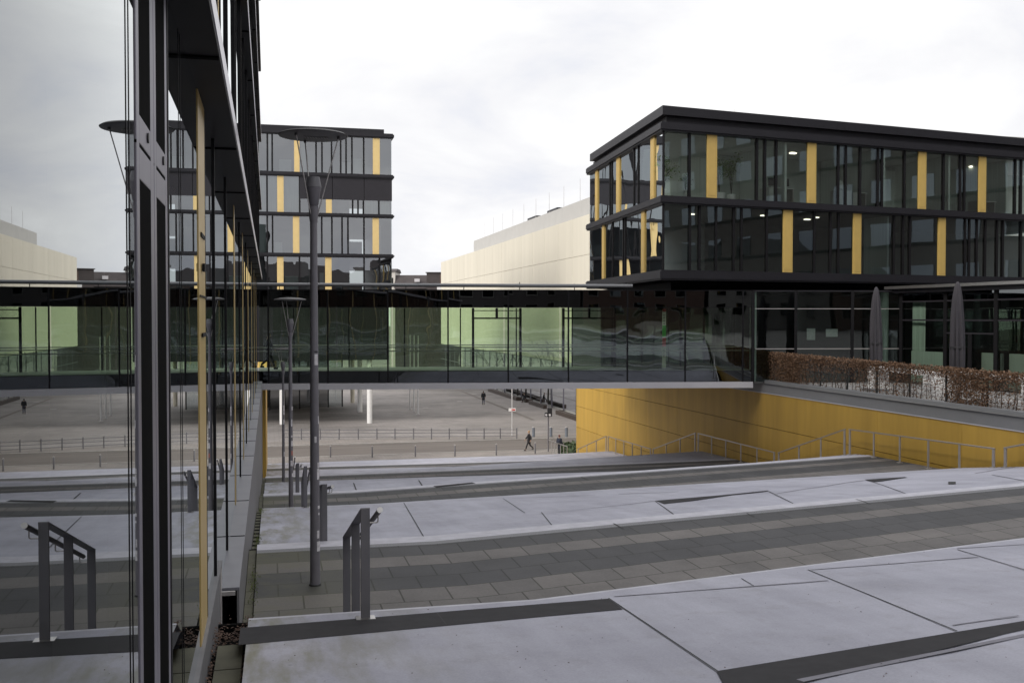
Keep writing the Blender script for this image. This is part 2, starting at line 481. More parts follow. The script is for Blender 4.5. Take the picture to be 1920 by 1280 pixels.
M['coat_blue'] = plain("dark_blue_coat", (0.02, 0.024, 0.04), 0.85, 0.2, 12)
M['trouser'] = plain("dark_trousers", (0.02, 0.02, 0.024), 0.85, 0.15, 12)
M['jeans'] = plain("blue_grey_jeans", (0.10, 0.11, 0.15), 0.85, 0.15, 12)
M['hair_blond'] = plain("blond_hair", (0.35, 0.22, 0.09), 0.6, 0.15, 30)
M['hair_dark'] = plain("dark_hair", (0.02, 0.015, 0.012), 0.6, 0.15, 30)
M['hat'] = plain("dusty_red_hat", (0.13, 0.045, 0.045), 0.8, 0.1, 20)
M['shoe'] = plain("black_shoe", (0.015, 0.015, 0.015), 0.5, 0.1, 20)
M['sign_red'] = plain("sign_red", (0.55, 0.05, 0.04), 0.5, 0.03, 3)
M['sign_green'] = plain("sign_green", (0.08, 0.55, 0.12), 0.5, 0.03, 3)
M['leaf_brown'] = plain("dry_beech_leaf", (0.155, 0.086, 0.047), 0.7, 0.45, 7)
M['leaf_litter'] = plain("leaf_litter", (0.075, 0.042, 0.028), 0.8, 0.5, 9)
M['twig'] = plain("hedge_twig", (0.07, 0.047, 0.036), 0.9, 0.25, 9)
M['wire'] = plain("trellis_wire", (0.02, 0.02, 0.02), 0.5, 0.1, 9)
M['moss'] = plain("moss", (0.07, 0.09, 0.02), 0.95, 0.4, 14)
M['gutter'] = plain("mossy_gutter_slab", (0.075, 0.072, 0.05), 0.9, 0.3, 2.5)
M['void'] = plain("void_shade_black", (0.006, 0.006, 0.006), 0.95, 0.1, 2, spec=0.02)  # near-black colour stands for the darkness inside openings, slots and gaps

M['g_near'] = glass("near_facade_glass", (0.26, 0.31, 0.30), 0.05, 1.3, 1.75, (0.92, 0.95, 0.96), 0.0)
M['g_near_up'] = glass("upper_facade_glass", (0.30, 0.36, 0.34), 0.05, 1.3, 1.75, (0.93, 0.96, 0.97), 0.012, 0.5)
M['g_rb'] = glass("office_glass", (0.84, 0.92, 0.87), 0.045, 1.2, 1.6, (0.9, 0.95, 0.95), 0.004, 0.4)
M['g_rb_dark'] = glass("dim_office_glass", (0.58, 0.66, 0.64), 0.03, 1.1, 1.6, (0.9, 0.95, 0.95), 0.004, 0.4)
M['g_rb_side'] = glass("wavy_office_glass", (0.55, 0.62, 0.6), 0.36, 1.3, 1.7, (0.93, 0.97, 0.98), 0.026, 0.3)
M['g_bridge'] = glass("bridge_glass", (0.74, 0.86, 0.70), 0.075, 1.15, 1.55, (0.88, 0.95, 0.95), 0.016, 0.5)
M['g_spandrel'] = glass("spandrel_glass", (0.05, 0.055, 0.055), 0.08, 1.2, 1.6, (0.8, 0.85, 0.88), 0.006, 0.45)
M['g_fl'] = glass("far_office_glass", (0.55, 0.6, 0.6), 0.19, 1.15, 1.6, (0.88, 0.9, 0.94), 0.012, 0.4)
M['g_sky'] = glass("mirror_like_window", (0.05, 0.055, 0.06), 0.38, 1.2, 1.6, (0.75, 0.85, 0.98), 0.004, 0.5)
M['g_dark'] = glass("dark_pavilion_glass", (0.74, 0.86, 0.78), 0.025, 1.0, 1.55, (0.85, 0.92, 0.95), 0.006, 0.5)

# ------------------------------------------------------------------ the stepped ramp
EYE = 0.0
XL, XM, XR = 0.31, 3.0, 22.6
L_ST, R_ST = [], []          # stations: (Y, depth below the eye)
KIND = []
R_TAB = {-1: dict(a=(0.2, 1.40), b=(1.2, 1.67), c=(5.0, 1.70), d=(5.6, 1.75), e=(6.5, 1.9)),
         0: dict(a=(14.4, 3.10), b=(15.4, 3.40), c=(18.9, 3.45), d=(19.5, 3.50), e=(20.3, 3.58)),
         1: dict(a=(28.6, 4.86), b=(29.6, 5.08), c=(33.6, 5.16), d=(34.2, 5.18), e=(35.0, 5.25)),
         2: dict(a=(40.8, 6.55), b=(41.6, 6.75), c=(45.0, 6.85), d=(45.6, 6.87), e=(46.5, 6.90), p=(49.4, 6.97)),
         3: dict(a=(55.4, 8.40), b=(56.2, 8.55), c=(59.0, 8.65), d=(59.6, 8.67), e=(60.5, 8.70), p=(63.8, 8.80)),
         4: dict(a=(70.2, 10.2), b=(71.0, 10.4), c=(74.5, 10.70), d=(75.1, 10.72), e=(76.0, 10.8), p=(78.0, 11.0))}


def l_tab(k):
    y, h = 9.47 + 15.5 * k, 2.73 + 1.83 * k
    t = dict(a=(y, h), b=(y + 1.6, h + .73), c=(y + 5.88, h + .73), d=(y + 6.55, h + .75), e=(y + 7.3, h + 1.08), p=(y + 10.5, h + 1.37))
    if k == 4:
        t = dict(a=(71.4, 10.04), b=(72.9, 10.6), c=(75.4, 10.75), d=(75.9, 10.78), e=(76.6, 10.9), p=(78.4, 11.05))
    return t


SEQ = []      # (left station, right station, kind of the strip that leads to the next one)
SEQ.append(((-60.0, 0.85), (-60.0, 1.25), 'street'))
SEQ.append(((-9.0, 0.85), (-6.0, 1.25), 'slab'))
for k in range(-1, 5):
    l, r = l_tab(k), R_TAB[k]
    SEQ.append((l['a'], r['a'], 'flight4'))
    SEQ.append((l['b'], r['b'], 'paver'))
    lc2 = (l['c'][0] + 0.2, l['c'][1]); rc2 = (r['c'][0] + 0.2, r['c'][1])
    SEQ.append((l['c'], r['c'], 'drain'))
    SEQ.append((lc2, rc2, 'nosing'))
    SEQ.append((l['d'], r['d'], 'flight3'))
    SEQ.append((l['e'], r['e'], 'slab'))
    if 'p' in r:
        SEQ.append((l['p'], r['p'], 'slab'))
SEQ.append(((80.3, 11.2), (80.3, 11.2), 'end'))
XS = [XL, 1.0, 1.7, 2.4, 3.0, 4.5, 6, 7.5, 9, 11, 13, 15, 17, 19, 21, XR]


def tX(x):
    return max(0.0, (x - XM) / (XR - XM))


def st(i, x):
    (ly, lh), (ry, rh), _ = SEQ[i]
    t = tX(x)
    return ly + (ry - ly) * t, -(lh + (rh - lh) * t)


def G(x, y):
    """height of the stair surface (flights as plain slopes)"""
    if y >= 80.3:
        return -11.2
    for i in range(len(SEQ) - 1):
        y0, z0 = st(i, x); y1, z1 = st(i + 1, x)
        if y0 <= y <= y1:
            return z0 + (z1 - z0) * (y - y0) / max(1e-6, y1 - y0)
    return -0.85


def G_step(x, y):
    """like G, but flights give the tread heights"""
    for i in range(len(SEQ) - 1):
        y0, z0 = st(i, x); y1, z1 = st(i + 1, x)
        if y0 <= y <= y1:
            kd = SEQ[i][2]
            if kd.startswith('flight'):
                n = int(kd[-1]); s = (y - y0) / (y1 - y0); j = min(n - 1, int(s * n))
                return z0 + (z1 - z0) * (j + 1) / n
            return z0 + (z1 - z0) * (y - y0) / max(1e-6, y1 - y0)
    return G(x, y)


def hit_g(px, py):
    r = ray(px, py); t0, t = 0.0, 0.3
    f = lambda t: (CAM + r * t).z - G((CAM + r * t).x, (CAM + r * t).y)
    while t < 200:
        if f(t) <= 0:
            for _ in range(30):
                m = (t0 + t) / 2
                if f(m) <= 0:
                    t = m
                else:
                    t0 = m
            return CAM + r * t
        t0 = t; t += 0.1
    return None


mbs = {k: MB() for k in ('slab', 'paver', 'drain', 'nosing', 'riser', 'street')}
uvs = {k: [] for k in mbs}


def strip(key, i0pts, i1pts, vspan):
    mb, uv = mbs[key], uvs[key]
    n = len(mb.v)
    for a, b_ in zip(i0pts, i1pts):
        mb.v += [Vector(a), Vector(b_)]
        uv += [(a[0], vspan[0]), (b_[0], vspan[1])]
    for j in range(len(i0pts) - 1):
        q = n + 2 * j
        mb.f.append((q, q + 2, q + 3, q + 1))


for i in range(len(SEQ) - 1):
    kd = SEQ[i][2]
    A = [(x, *st(i, x)) for x in XS]; B = [(x, *st(i + 1, x)) for x in XS]
    if kd.startswith('flight'):
        n = int(kd[-1])
        prev = A
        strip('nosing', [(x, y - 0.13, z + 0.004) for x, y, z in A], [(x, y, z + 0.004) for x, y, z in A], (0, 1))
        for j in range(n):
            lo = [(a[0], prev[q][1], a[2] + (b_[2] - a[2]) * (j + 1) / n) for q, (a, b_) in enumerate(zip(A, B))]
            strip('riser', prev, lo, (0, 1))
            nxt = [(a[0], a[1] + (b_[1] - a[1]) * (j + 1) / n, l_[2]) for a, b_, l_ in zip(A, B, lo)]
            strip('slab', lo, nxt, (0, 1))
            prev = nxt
    else:
        key = {'slab': 'slab', 'paver': 'paver', 'drain': 'drain', 'nosing': 'nosing', 'street': 'street'}[kd]
        y0 = A[0][1]
        strip(key, A, B, (0, 4.28) if kd == 'paver' else ((0, 0.21) if kd == 'drain' else (0, B[0][1] - y0)))
setting('stair_slabs', mbs['slab'], M['slab'])
setting('landing_paving', mbs['paver'], M['paver'], uvs['paver'])
setting('drain_channel', mbs['drain'], M['drain'], uvs['drain'])
setting('stair_nosing', mbs['nosing'], M['nosing'])
setting('stair_risers', mbs['riser'], M['riser'])
setting('upper_street', mbs['street'], M['asphalt'])


# dark stone strips, slab joints and flat dark pieces drawn for shaded tapering risers
def overlay(mb, pts, lift=0.004):
    q = [hit_g(*p) for p in pts]
    if any(a is None for a in q):
        return
    n = len(q)
    mb.add([a + Vector((0, 0, lift)) for a in q], [tuple(range(n))])


def line_overlay(mb, p0, p1, w, lift=0.0045, n=6, w1=None):
    a, b_ = hit_g(*p0), hit_g(*p1)
    if a is None or b_ is None:
        return
    w1 = w if w1 is None else w1
    sd_ = (b_ - a).cross(Vector((0, 0, 1))).normalized()
    for i in range(n):
        p = a.lerp(b_, i / n); q = a.lerp(b_, (i + 1) / n)
        wa, wb = w + (w1 - w) * i / n, w + (w1 - w) * (i + 1) / n
        vs = []
        for c_, s_ in ((p, -wa), (p, wa), (q, wb), (q, -wb)):
            v = c_ + sd_ * s_ / 2
            vs.append(Vector((v.x, v.y, G(v.x, v.y) + lift)))
        mb.add(vs, [(0, 1, 2, 3)])


def edge_strip(mb, top, bot, n=10, lift=0.004):
    for i in range(n):
        f = lambda ln, s: (ln[0][0] + (ln[1][0] - ln[0][0]) * s, ln[0][1] + (ln[1][1] - ln[0][1]) * s)
        s0, s1 = i / n, (i + 1) / n
        overlay(mb, [f(bot, s0), f(bot, s1), f(top, s1), f(top, s0)], lift)


mb = MB()
edge_strip(mb, ((451, 1177), (1141, 1122)), ((447, 1209), (1168, 1142)))
edge_strip(mb, ((1344, 1258), (1925, 1163)), ((1372, 1312), (1925, 1179)))
edge_strip(mb, ((1925, 1163), (2110, 1133)), ((1925, 1179), (2110, 1135)))
def wedge(mb, pts):
    overlay(mb, pts, 0.006)


wedge(mb, [(1229, 938.5), (1246, 945), (1376, 928), (1370, 926.5)])
wedge(mb, [(1376, 928), (1442, 920), (1440, 919.2), (1370, 926.5)])
wedge(mb, [(1620, 899), (1640, 903), (1702, 895.2), (1696, 894)])
wedge(mb, [(812, 911), (818, 914), (892, 906), (885, 904)])
setting('dark_stone_and_step_bands', mb, M['dark_strip'])
mb = MB()
# foreground joints
line_overlay(mb, (1141, 1121), (1347, 1259), 0.013)
line_overlay(mb, (1515, 1068), (1795, 1183), 0.014)
line_overlay(mb, (1795, 1030), (1925, 1069), 0.016)
line_overlay(mb, (820, 1149), (838, 1172), 0.012)
line_overlay(mb, (1390, 1084), (1415, 1099), 0.009)
# second slab
line_overlay(mb, (757, 942), (812, 1006), 0.016)
line_overlay(mb, (1015, 960), (1058, 990), 0.018)
line_overlay(mb, (1228, 939), (1294, 968), 0.022)
line_overlay(mb, (1442, 921), (1517, 946), 0.022)
line_overlay(mb, (1623, 899), (1722, 925), 0.022)
line_overlay(mb, (943, 934), (984, 961), 0.016)
line_overlay(mb, (1150, 981), (1170, 992), 0.03)
line_overlay(mb, (1605, 936), (1632, 945), 0.03)
line_overlay(mb, (1400, 962), (1414, 968), 0.03)
line_overlay(mb, (1860, 890), (1925, 902), 0.03)
# third slab
line_overlay(mb, (663, 905), (675, 925), 0.04)
line_overlay(mb, (785, 900), (800, 912), 0.05)
line_overlay(mb, (1090, 894), (1104, 900), 0.05)
setting('slab_joints', mb, M['joint'])
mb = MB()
# flat strips: shade at the low lapped slab edges, put into the colour
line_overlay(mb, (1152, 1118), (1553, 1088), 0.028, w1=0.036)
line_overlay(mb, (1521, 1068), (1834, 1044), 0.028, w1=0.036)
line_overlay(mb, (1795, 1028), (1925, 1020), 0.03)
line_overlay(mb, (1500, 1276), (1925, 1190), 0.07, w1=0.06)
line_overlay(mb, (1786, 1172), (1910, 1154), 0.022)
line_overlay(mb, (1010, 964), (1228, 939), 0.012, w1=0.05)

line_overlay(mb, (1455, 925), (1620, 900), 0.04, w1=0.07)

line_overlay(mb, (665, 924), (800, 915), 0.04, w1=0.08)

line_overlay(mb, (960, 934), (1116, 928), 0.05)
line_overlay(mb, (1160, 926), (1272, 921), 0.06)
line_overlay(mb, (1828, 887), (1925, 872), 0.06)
setting('slab_lap_shade', mb, M['lap'])
mb = MB()
overlay(mb, [(1778, 903), (1778, 907.5), (1792, 907.5), (1792, 903)], 0.008)
setting('floor_drain', mb, M['joint'])

# edge of the steps towards the left gutter
mb = MB()
for i in range(len(SEQ) - 1):
    y0, z0 = st(i, XL); y1, z1 = st(i + 1, XL)
    if y0 < -5:
        continue
    mb.quad((XL, y0, z0 - 0.9), (XL, y1, z1 - 0.9), (XL, y1, z1), (XL, y0, z0))
setting('step_side', mb, M['riser'])

# gutter path between the stairs and the left building
mb = MB()
ys = [8.9 + 0.6 * i for i in range(118)]
for y0, y1 in zip(ys, ys[1:]):
    za, zb = min(G(XL, y0) - 0.05, -2.98), min(G(XL, y1) - 0.05, -2.98)
    mb.quad((0.0, y0, za), (XL, y0, za), (XL, y1, zb), (0.0, y1, zb))
mb.quad((0.0, -6, -2.68), (XL, -6, -2.68), (XL, 8.9, -2.84), (0.0, 8.9, -2.84))
setting('gutter', mb, M['void'])
mb = MB()
for j in range(22):
    y0 = -3 + 0.62 * j
    y1 = y0 + 0.60
    if y1 > 9.3:
        break
    mb.box(0.075, XL - 0.03, y0, y1, -2.86, -2.735)
for j in range(118):
    y0 = 10.95 + 0.6 * j
    if y0 > 79:
        break
    z0 = min(G(XL, y0), G(XL, y0 + 0.59)) - 0.012
    mb.box(0.195, XL - 0.012, y0, y0 + 0.59, z0 - 0.3, z0 - 0.02)
setting('gutter_path', mb, M['gutter'])

# ------------------------------------------------------------------ street and plaza
mb = MB(); mb.quad((-900, 80.3, -11.24), (900, 80.3, -11.24), (900, 1500, -11.24), (-900, 1500, -11.24))
setting('ground', mb, M['ground'])
mb = MB(); mb.quad((22.4, 72.75, -11.2), (60, 72.75, -11.2), (60, 80.3, -11.2), (22.4, 80.3, -11.2)); mb.quad((-60, 80.3, -11.2), (60, 80.3, -11.2), (60, 83.4, -11.2), (-60, 83.4, -11.2))
setting('pavement', mb, M['pavement'])
mb = MB(); mb.quad((-60, 83.4, -11.225), (60, 83.4, -11.225), (60, 91.0, -11.225), (-60, 91.0, -11.225))
setting('road', mb, M['asphalt'])
mb = MB(); mb.box(-60, 60, 83.3, 83.52, -11.3, -11.17); mb.box(-60, 60, 90.9, 91.15, -11.3, -11.15)
setting('kerb', mb, M['kerb'])
mb = MB(); mb.quad((-60, 91.1, -11.2), (60, 91.1, -11.2), (60, 94.6, -11.2), (-60, 94.6, -11.2))
setting('far_pavement', mb, M['pavement'])
mb = MB(); mb.quad((-60, 94.6, -11.2), (70, 94.6, -11.2), (70, 260, -11.2), (-60, 260, -11.2))
setting('plaza', mb, M['plaza'])
mb = MB()
line = [hit_z(855, 729, -11.196), hit_z(1000, 787, -11.196)]
sdv = (line[1] - line[0]).cross(Vector((0, 0, 1))).normalized() * 0.25
mb.quad(line[0] - sdv, line[0] + sdv, line[1] + sdv, line[1] - sdv)
setting('plaza_drain_line', mb, M['asphalt'])
mb = MB()
for px, py in ((862, 752), (889, 738.5), (798, 764)):
    q = hit_z(px, py, -11.195)
    mb.quad(q + Vector((-.35, -.5, 0)), q + Vector((.35, -.5, 0)), q + Vector((.35, .5, 0)), q + Vector((-.35, .5, 0)))
setting('plaza_plaques', mb, M['kerb'])
# terrace of the right-hand building
mb = MB(); mb.quad((22.8, 4, -3.0), (70, 4, -3.0), (70, 72.7, -3.0), (22.8, 72.7, -3.0))
setting('terrace', mb, M['terrace'])
mb = MB(); mb.quad((22.8, -60, -1.25), (90, -60, -1.25), (90, 4, -3.0), (22.8, 4, -3.0))
setting('upper_ground', mb, M['terrace'])


# ------------------------------------------------------------------ facade helper
class Face:
    """a vertical facade plane: s along it, n outwards"""
    def __init__(s, o, u, n):
        s.o, s.u, s.n = V2(o), V2(u).normalized(), V2(n).normalized()

    def s_of(s, px):
        r = ray(px, 597); r2 = V2(r)
        # CAM + t r2 = o + k u
        d = s.o - V2(CAM)
        det = r2.x * (-s.u.y) + s.u.x * r2.y
        t = (d.x * (-s.u.y) + s.u.x * d.y) / det
        p = V2(CAM) + r2 * t
        return (p - s.o).dot(s.u)

    def z_of(s, px, py):
        r = ray(px, py)
        t = (s.o - V2(CAM)).dot(s.n) / V2(r).dot(s.n)
        return (CAM + r * t).z

    def pt(s, a, z, k=0.0):
        p = s.o + s.u * a + s.n * k
        return Vector((p.x, p.y, z))

    def box(s, mb, a0, a1, z0, z1, k0, k1):
        if a0 > a1: a0, a1 = a1, a0
        b0 = [s.pt(a0, z0, k0), s.pt(a1, z0, k0), s.pt(a1, z0, k1), s.pt(a0, z0, k1)]
        b1 = [s.pt(a0, z1, k0), s.pt(a1, z1, k0), s.pt(a1, z1, k1), s.pt(a0, z1, k1)]
        return mb.hexa(b0, b1)

    def pane(s, mb, a0, a1, z0, z1, k=0.0):
        if a0 > a1: a0, a1 = a1, a0
        return mb.quad(s.pt(a0, z0, k), s.pt(a1, z0, k), s.pt(a1, z1, k), s.pt(a0, z1, k))


def fpart(face, name, mat, root, a0, a1, z0, z1, k0, k1, bevel=0.0):
    mb = MB(); face.box(mb, a0, a1, z0, z1, k0, k1)
    return obj(name, mb, mat, root, bevel=bevel)


def fpane(face, name, mat, root, a0, a1, z0, z1, k=0.0):
    mb = MB(); face.pane(mb, a0, a1, z0, z1, k)
    return obj(name, mb, mat, root)


# ------------------------------------------------------------------ left glass building
lb = thing('glass_office_building', 'tall dark glass office building with gold strips close on the left, mirroring the stairs', 'office building', (0, 20, -2.8))
LF = Face((0, 0), (0, 1), (1, 0))     # s = world Y
Y0, Y1 = -9.0, 46.4
ZC1, ZC2, ZC3, ZC4, ZC5 = 1.68, 4.80, 7.80, 10.9, 14.0
# body: floors, ceilings, back wall, end walls, roof
mb = MB(); mb.box(-14, -0.25, Y0, Y1, -3.35, -2.78); obj('floor_slab', mb, M['interior_floor'], lb)
mb = MB(); mb.box(-14, -0.12, Y0, Y1, ZC1 + 0.06, ZC1 + 0.42); obj('floor_slab', mb, M['interior_dark'], lb)
mb = MB(); mb.box(-14, -0.12, Y0, Y1, ZC2 + 0.06, ZC2 + 0.42); obj('floor_slab', mb, M['interior_dark'], lb)
for zc_ in (ZC3, ZC4):
    mb = MB(); mb.box(-14, -0.12, Y0, Y1, zc_ + 0.06, zc_ + 0.42); obj('floor_slab', mb, M['interior_dark'], lb)
mb = MB(); mb.box(-14, 0.05, Y0, Y1, ZC5 + 0.25, 15.2); obj('roof', mb, M['clad'], lb)
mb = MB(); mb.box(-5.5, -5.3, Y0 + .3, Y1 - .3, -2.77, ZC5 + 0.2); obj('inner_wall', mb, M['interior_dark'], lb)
mb = MB(); mb.box(-14, -0.06, Y1, Y1 + 0.3, -12, ZC5 + 0.24); obj('end_wall', mb, M['clad'], lb)
mb = MB(); mb.box(-14, -0.06, Y0 - 0.3, Y0, -3, ZC5 + 0.24); obj('end_wall', mb, M['clad'], lb)
mb = MB(); mb.box(-14, -0.03, Y0, Y1 - .01, -12, -3.36); obj('base_wall', mb, M['fascia'], lb)
for yc in (2.2, 8.2, 14.2, 20.2, 26.2, 32.2, 38.2):
    mb = MB(); mb.tube((-0.9, yc, -2.77), (-0.9, yc, ZC1 + 0.05), 0.2, n=16); obj('column', mb, M['col_green'], lb, smooth=True)
# ground-floor glazing
KG = -2.43
cuts = [Y0, -3.0, 0.2, 4.20, 5.50, 7.78, 8.58, 9.94, 12.6, 15.6, 15.95, 18.4, 20.6, 20.9, 23.3, 25.7, 26.0, 28.6, 30.9, 31.2, 33.8, 36.1, 36.4, 39.0, 41.3, 41.6, 44.2, Y1]
golds = {7.78, 15.6, 20.6, 25.7, 30.9, 36.1, 41.3}
for a, b_ in zip(cuts, cuts[1:]):
    zb = KG if b_ < 10.5 else -2.78
    if a == 4.20:
        continue
    if a in golds:
        g = fpart(LF, 'gold_panel', M['gold_near'], lb, a + .01, b_ - .01, zb, ZC1, -0.01, 0.006)
        if a == 7.78:
            mb = MB()
            LF.box(mb, a + .2, b_ - .2, 0.62, 0.65, 0.006, 0.016)
            LF.box(mb, a + .3, a + .42, 0.36, 0.42, 0.012, 0.03)
            LF.box(mb, a, b_, 0.16, 0.175, 0.012, 0.016)
            LF.box(mb, a + .2, b_ - .2, -.14, -.11, 0.012, 0.022)
            obj('latch', mb, M['frame'], g)
        continue
    fpane(LF, 'window_pane', M['g_near'], lb, a + .02, b_ - .02, zb, ZC1, 0.0)
    deep = 0.014 if a in (9.94, 12.6, 18.4, 23.3) else 0.008
    fpart(LF, 'mullion', M['frame'], lb, a - .03, a + .02, zb, ZC1, -0.01, deep)
for yv in (6.2, 6.32, 3.95, 4.03, 1.7):
    fpart(LF, 'glass_joint', M['frame'], lb, yv, yv + .01, KG, ZC1, -0.004, 0.002)
# the two tall vent flaps in grey aluminium, each with two dark slots
for a, b_ in ((4.23, 4.845), (4.86, 5.49)):
    mb = MB()
    s0, s1 = a + .09, b_ - .13
    LF.box(mb, a, s0, KG, ZC1, -0.01, 0.004); LF.box(mb, s1, b_, KG, ZC1, -0.01, 0.004)
    LF.box(mb, s0, s1, 0.56, 0.69, -0.01, 0.004); LF.box(mb, s0, s1, 0.705, 0.82, -0.01, 0.004)
    LF.box(mb, s0, s1, KG, KG + .12, -0.01, 0.004)
    v = obj('vent_flap', mb, M['alu'], lb, bevel=0.004)
    mb = MB(); LF.box(mb, s0, s1, KG + .12, 0.56, -0.01, 0.0036); LF.box(mb, s0, s1, 0.82, ZC1, -0.01, 0.0036); obj('slot', mb, M['void'], v)
    mb = MB(); mb.tube((0.004, b_ - .25, 0.77), (0.012, b_ - .25, 0.77), 0.022, n=12); obj('lock', mb, M['black'], v)
    mb = MB(); LF.box(mb, a, b_, 0.691, 0.704, -0.01, 0.0037); obj('seam', mb, M['void'], v)
# cornices
for zc, y1 in ((ZC1, Y1), (ZC2, Y1), (ZC3, Y1), (ZC4, Y1), (ZC5, Y1)):
    mb = MB(); mb.box(-0.1, 0.205, Y0, y1, zc, zc + .03); mb.box(-0.1, 0.09, Y0, y1, zc + .03, zc + 0.12)
    c_ = obj('cornice', mb, M['frame'], lb)
    mb = MB()
    pr = [(0.212, zc + .032), (0.212, zc + .18), (0.10, zc + .185), (0.172, zc + .032)]
    mb.prism([Vector((x, Y0, z)) for x, z in pr], (0, y1 - Y0, 0))
    obj('fascia', mb, M['alu_fascia'] if zc < 10 else M['clad'], c_)
    for j in range(12):
        yj = 3.2 + 3.6 * j
        mb = MB(); mb.box(-0.02, 0.2, yj, yj + .06, zc - .012, zc - .001); obj('soffit_joint', mb, M['void'], c_)
# upper windows
for z0, z1, off in ((ZC1 + .19, ZC2, 0.9), (ZC2 + .19, ZC3, 0.0), (ZC3 + .19, ZC4, 1.4), (ZC4 + .19, ZC5, 0.5)):
    y = Y0 + off; i = 0
    while y < Y1 - .2:
        w_ = (2.3, 0.55, 1.6, 2.3, 0.5)[i % 5]
        y2 = min(Y1, y + w_)
        if i % 5 == 1:
            fpart(LF, 'gold_panel', M['gold'], lb, y + .01, y2 - .01, z0, z1, 0.03, 0.095)
        else:
            fpane(LF, 'window_pane', M['g_near_up'], lb, y + .02, y2 - .02, z0, z1, 0.085)
        fpart(LF, 'mullion', M['frame'], lb, y - .02, y + .02, z0, z1, 0.0, 0.11)
        y = y2; i += 1
# black cable loops on the upper facade become a thin sun-blind chain
mb = MB()
for j in range(30):
    yj = 12 + j * 0.16
    mb.box(0.13, 0.145, yj, yj + .06, 5.2 - j * 0.012, 5.26 - j * 0.012)
obj('blind_chain', mb, M['sticker'], lb)
# sill, ledge and plinth
mb = MB(); mb.box(-0.02, 0.035, Y0, 10.55, KG - .03, KG); mb.box(-0.02, 0.022, Y0, 10.55, -3.0, KG - .03); obj('sill', mb, M['fascia'], lb)
mb = MB(); mb.box(-0.02, 0.03, 10.3, 10.55, -3.4, -2.46); mb.box(0.03, 0.16, 10.5, 10.53, -2.78, -2.74); obj('bracket', mb, M['galv'], lb)
mb = MB(); mb.box(-0.1, 0.19, 10.85, Y1, -2.82, -2.79); obj('ledge', mb, M['ledge'], lb)
for j in range(14):
    yj = 13.4 + 2.6 * j
    if yj > Y1: break
    mb = MB(); mb.box(0.005, 0.188, yj, yj + .025, -2.789, -2.784); obj('ledge_joint', mb, M['void'], lb)
mb = MB(); mb.box(0.165, 0.188, 10.86, Y1, -11.8, -2.82); obj('plinth', mb, M['fascia'], lb)
mb = MB(); mb.box(0.0, 0.30, 9.9, 9.95, -3.6, -2.9); obj('light_well_shade', mb, M['void'], lb)  # black plate painted for the dark opening under the ledge end

# gold wall beyond the left building
gw = thing('gold_wall', 'narrow strip of gold wall beyond the left building under the bridge', 'wall', (0, 60, -11.2))
for j in range(6):
    mb = MB(); mb.box(-0.4, 0.32, 50.0 + 4.9 * j, 54.87 + 4.9 * j, -11.6, -3.3); obj('wall_panel', mb, M['yellow'], gw)

# ------------------------------------------------------------------ ochre retaining wall on the right
XW = 22.9
yw = thing('ochre_retaining_wall', 'long ochre panelled retaining wall with grey coping, right of the stairs', 'retaining wall', (XW, 45, -11.2))
rows = [-3.46, -5.03, -6.55, -8.12, -9.68, -11.35]
j = 0
yy = 72.7
ycuts = []
while yy > 12:
    ycuts.append(yy); yy -= 4.83
for y1, y0 in zip(ycuts, ycuts[1:]):
    for z1, z0 in zip(rows, rows[1:]):
        if G(XR, y1) > z1 + 0.02 and G(XR, y0) > z1 + 0.02:
            continue
        mb = MB(); mb.box(XW, XW + .06, y0 + .006, y1 - .006, z0 + .012, z1 - .012)
        obj('wall_panel', mb, M['yellow'], yw)
mb = MB(); mb.box(XW + .062, XW + .5, 6, 72.68, -11.4, -3.46); obj('wall_core', mb, M['joint'], yw)
mb = MB(); mb.box(XW + .002, 44.0, 72.70, 72.76, -11.35, -3.48); obj('wall_return', mb, M['yellow'], yw)
mb = MB(); mb.box(XW - .01, XW + .45, 5, 47.2, -3.455, -2.86); obj('coping', mb, M['coping'], yw)
mb = MB(); mb.box(XW - .03, XW - .011, 5, 47.2, -3.475, -3.44); obj('coping_trim', mb, M['beam'], yw)
# dark gap where the landings stop short of the wall
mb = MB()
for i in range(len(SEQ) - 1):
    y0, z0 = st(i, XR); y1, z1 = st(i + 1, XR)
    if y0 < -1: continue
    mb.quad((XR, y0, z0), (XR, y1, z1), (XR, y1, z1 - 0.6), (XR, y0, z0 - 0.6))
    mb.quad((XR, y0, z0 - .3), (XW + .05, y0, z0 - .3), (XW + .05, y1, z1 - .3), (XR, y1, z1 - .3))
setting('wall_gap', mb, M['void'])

# ------------------------------------------------------------------ glazed bridge
def d_bridge(px):
    return 46.319 / (1 - 0.0612 * (px - 960) / FPX)


BA, BB = P(484, 597, d_bridge(484)), P(1700, 597, d_bridge(1700))
ub = V2(BB - BA).normalized(); nb = Vector((ub.y, -ub.x, 0))
if nb.dot(FW) > 0: nb = -nb
BF = Face(BA, ub, nb)
zb_ = lambda py: BF.z_of(960, py)
s_r = BF.s_of(1412); s_e = BF.s_of(1690)
br = thing('glass_bridge', 'long glazed footbridge with pale beam crossing over the stairs to the right building', 'footbridge', BF.pt(s_r / 2, zb_(728)))
zt, zs, zf, zbm, zbb = zb_(544), zb_(576), zb_(695), zb_(717), zb_(728.5)
mpx = [503, 614.6, 727, 840, 953, 1066, 1176.6, 1285, 1393]
ms_ = [0.0] + [BF.s_of(p) for p in mpx] + [s_r]
DEP = 3.6
fpart(BF, 'beam', M['beam'], br, -0.6, s_r, zbb, zbm, -0.5, 0.06)
fpart(BF, 'beam', M['beam'], br, -0.6, s_r, zbb + .02, zbm, -DEP, -DEP + .5)
fpart(BF, 'floor', M['interior_floor'], br, -0.6, s_r, zbm + .02, zf + .02, -DEP + .02, -0.12)
fpart(BF, 'soffit', M['clad2'], br, -0.6, s_r, zbb + .1, zbm, -DEP + .51, -0.51)
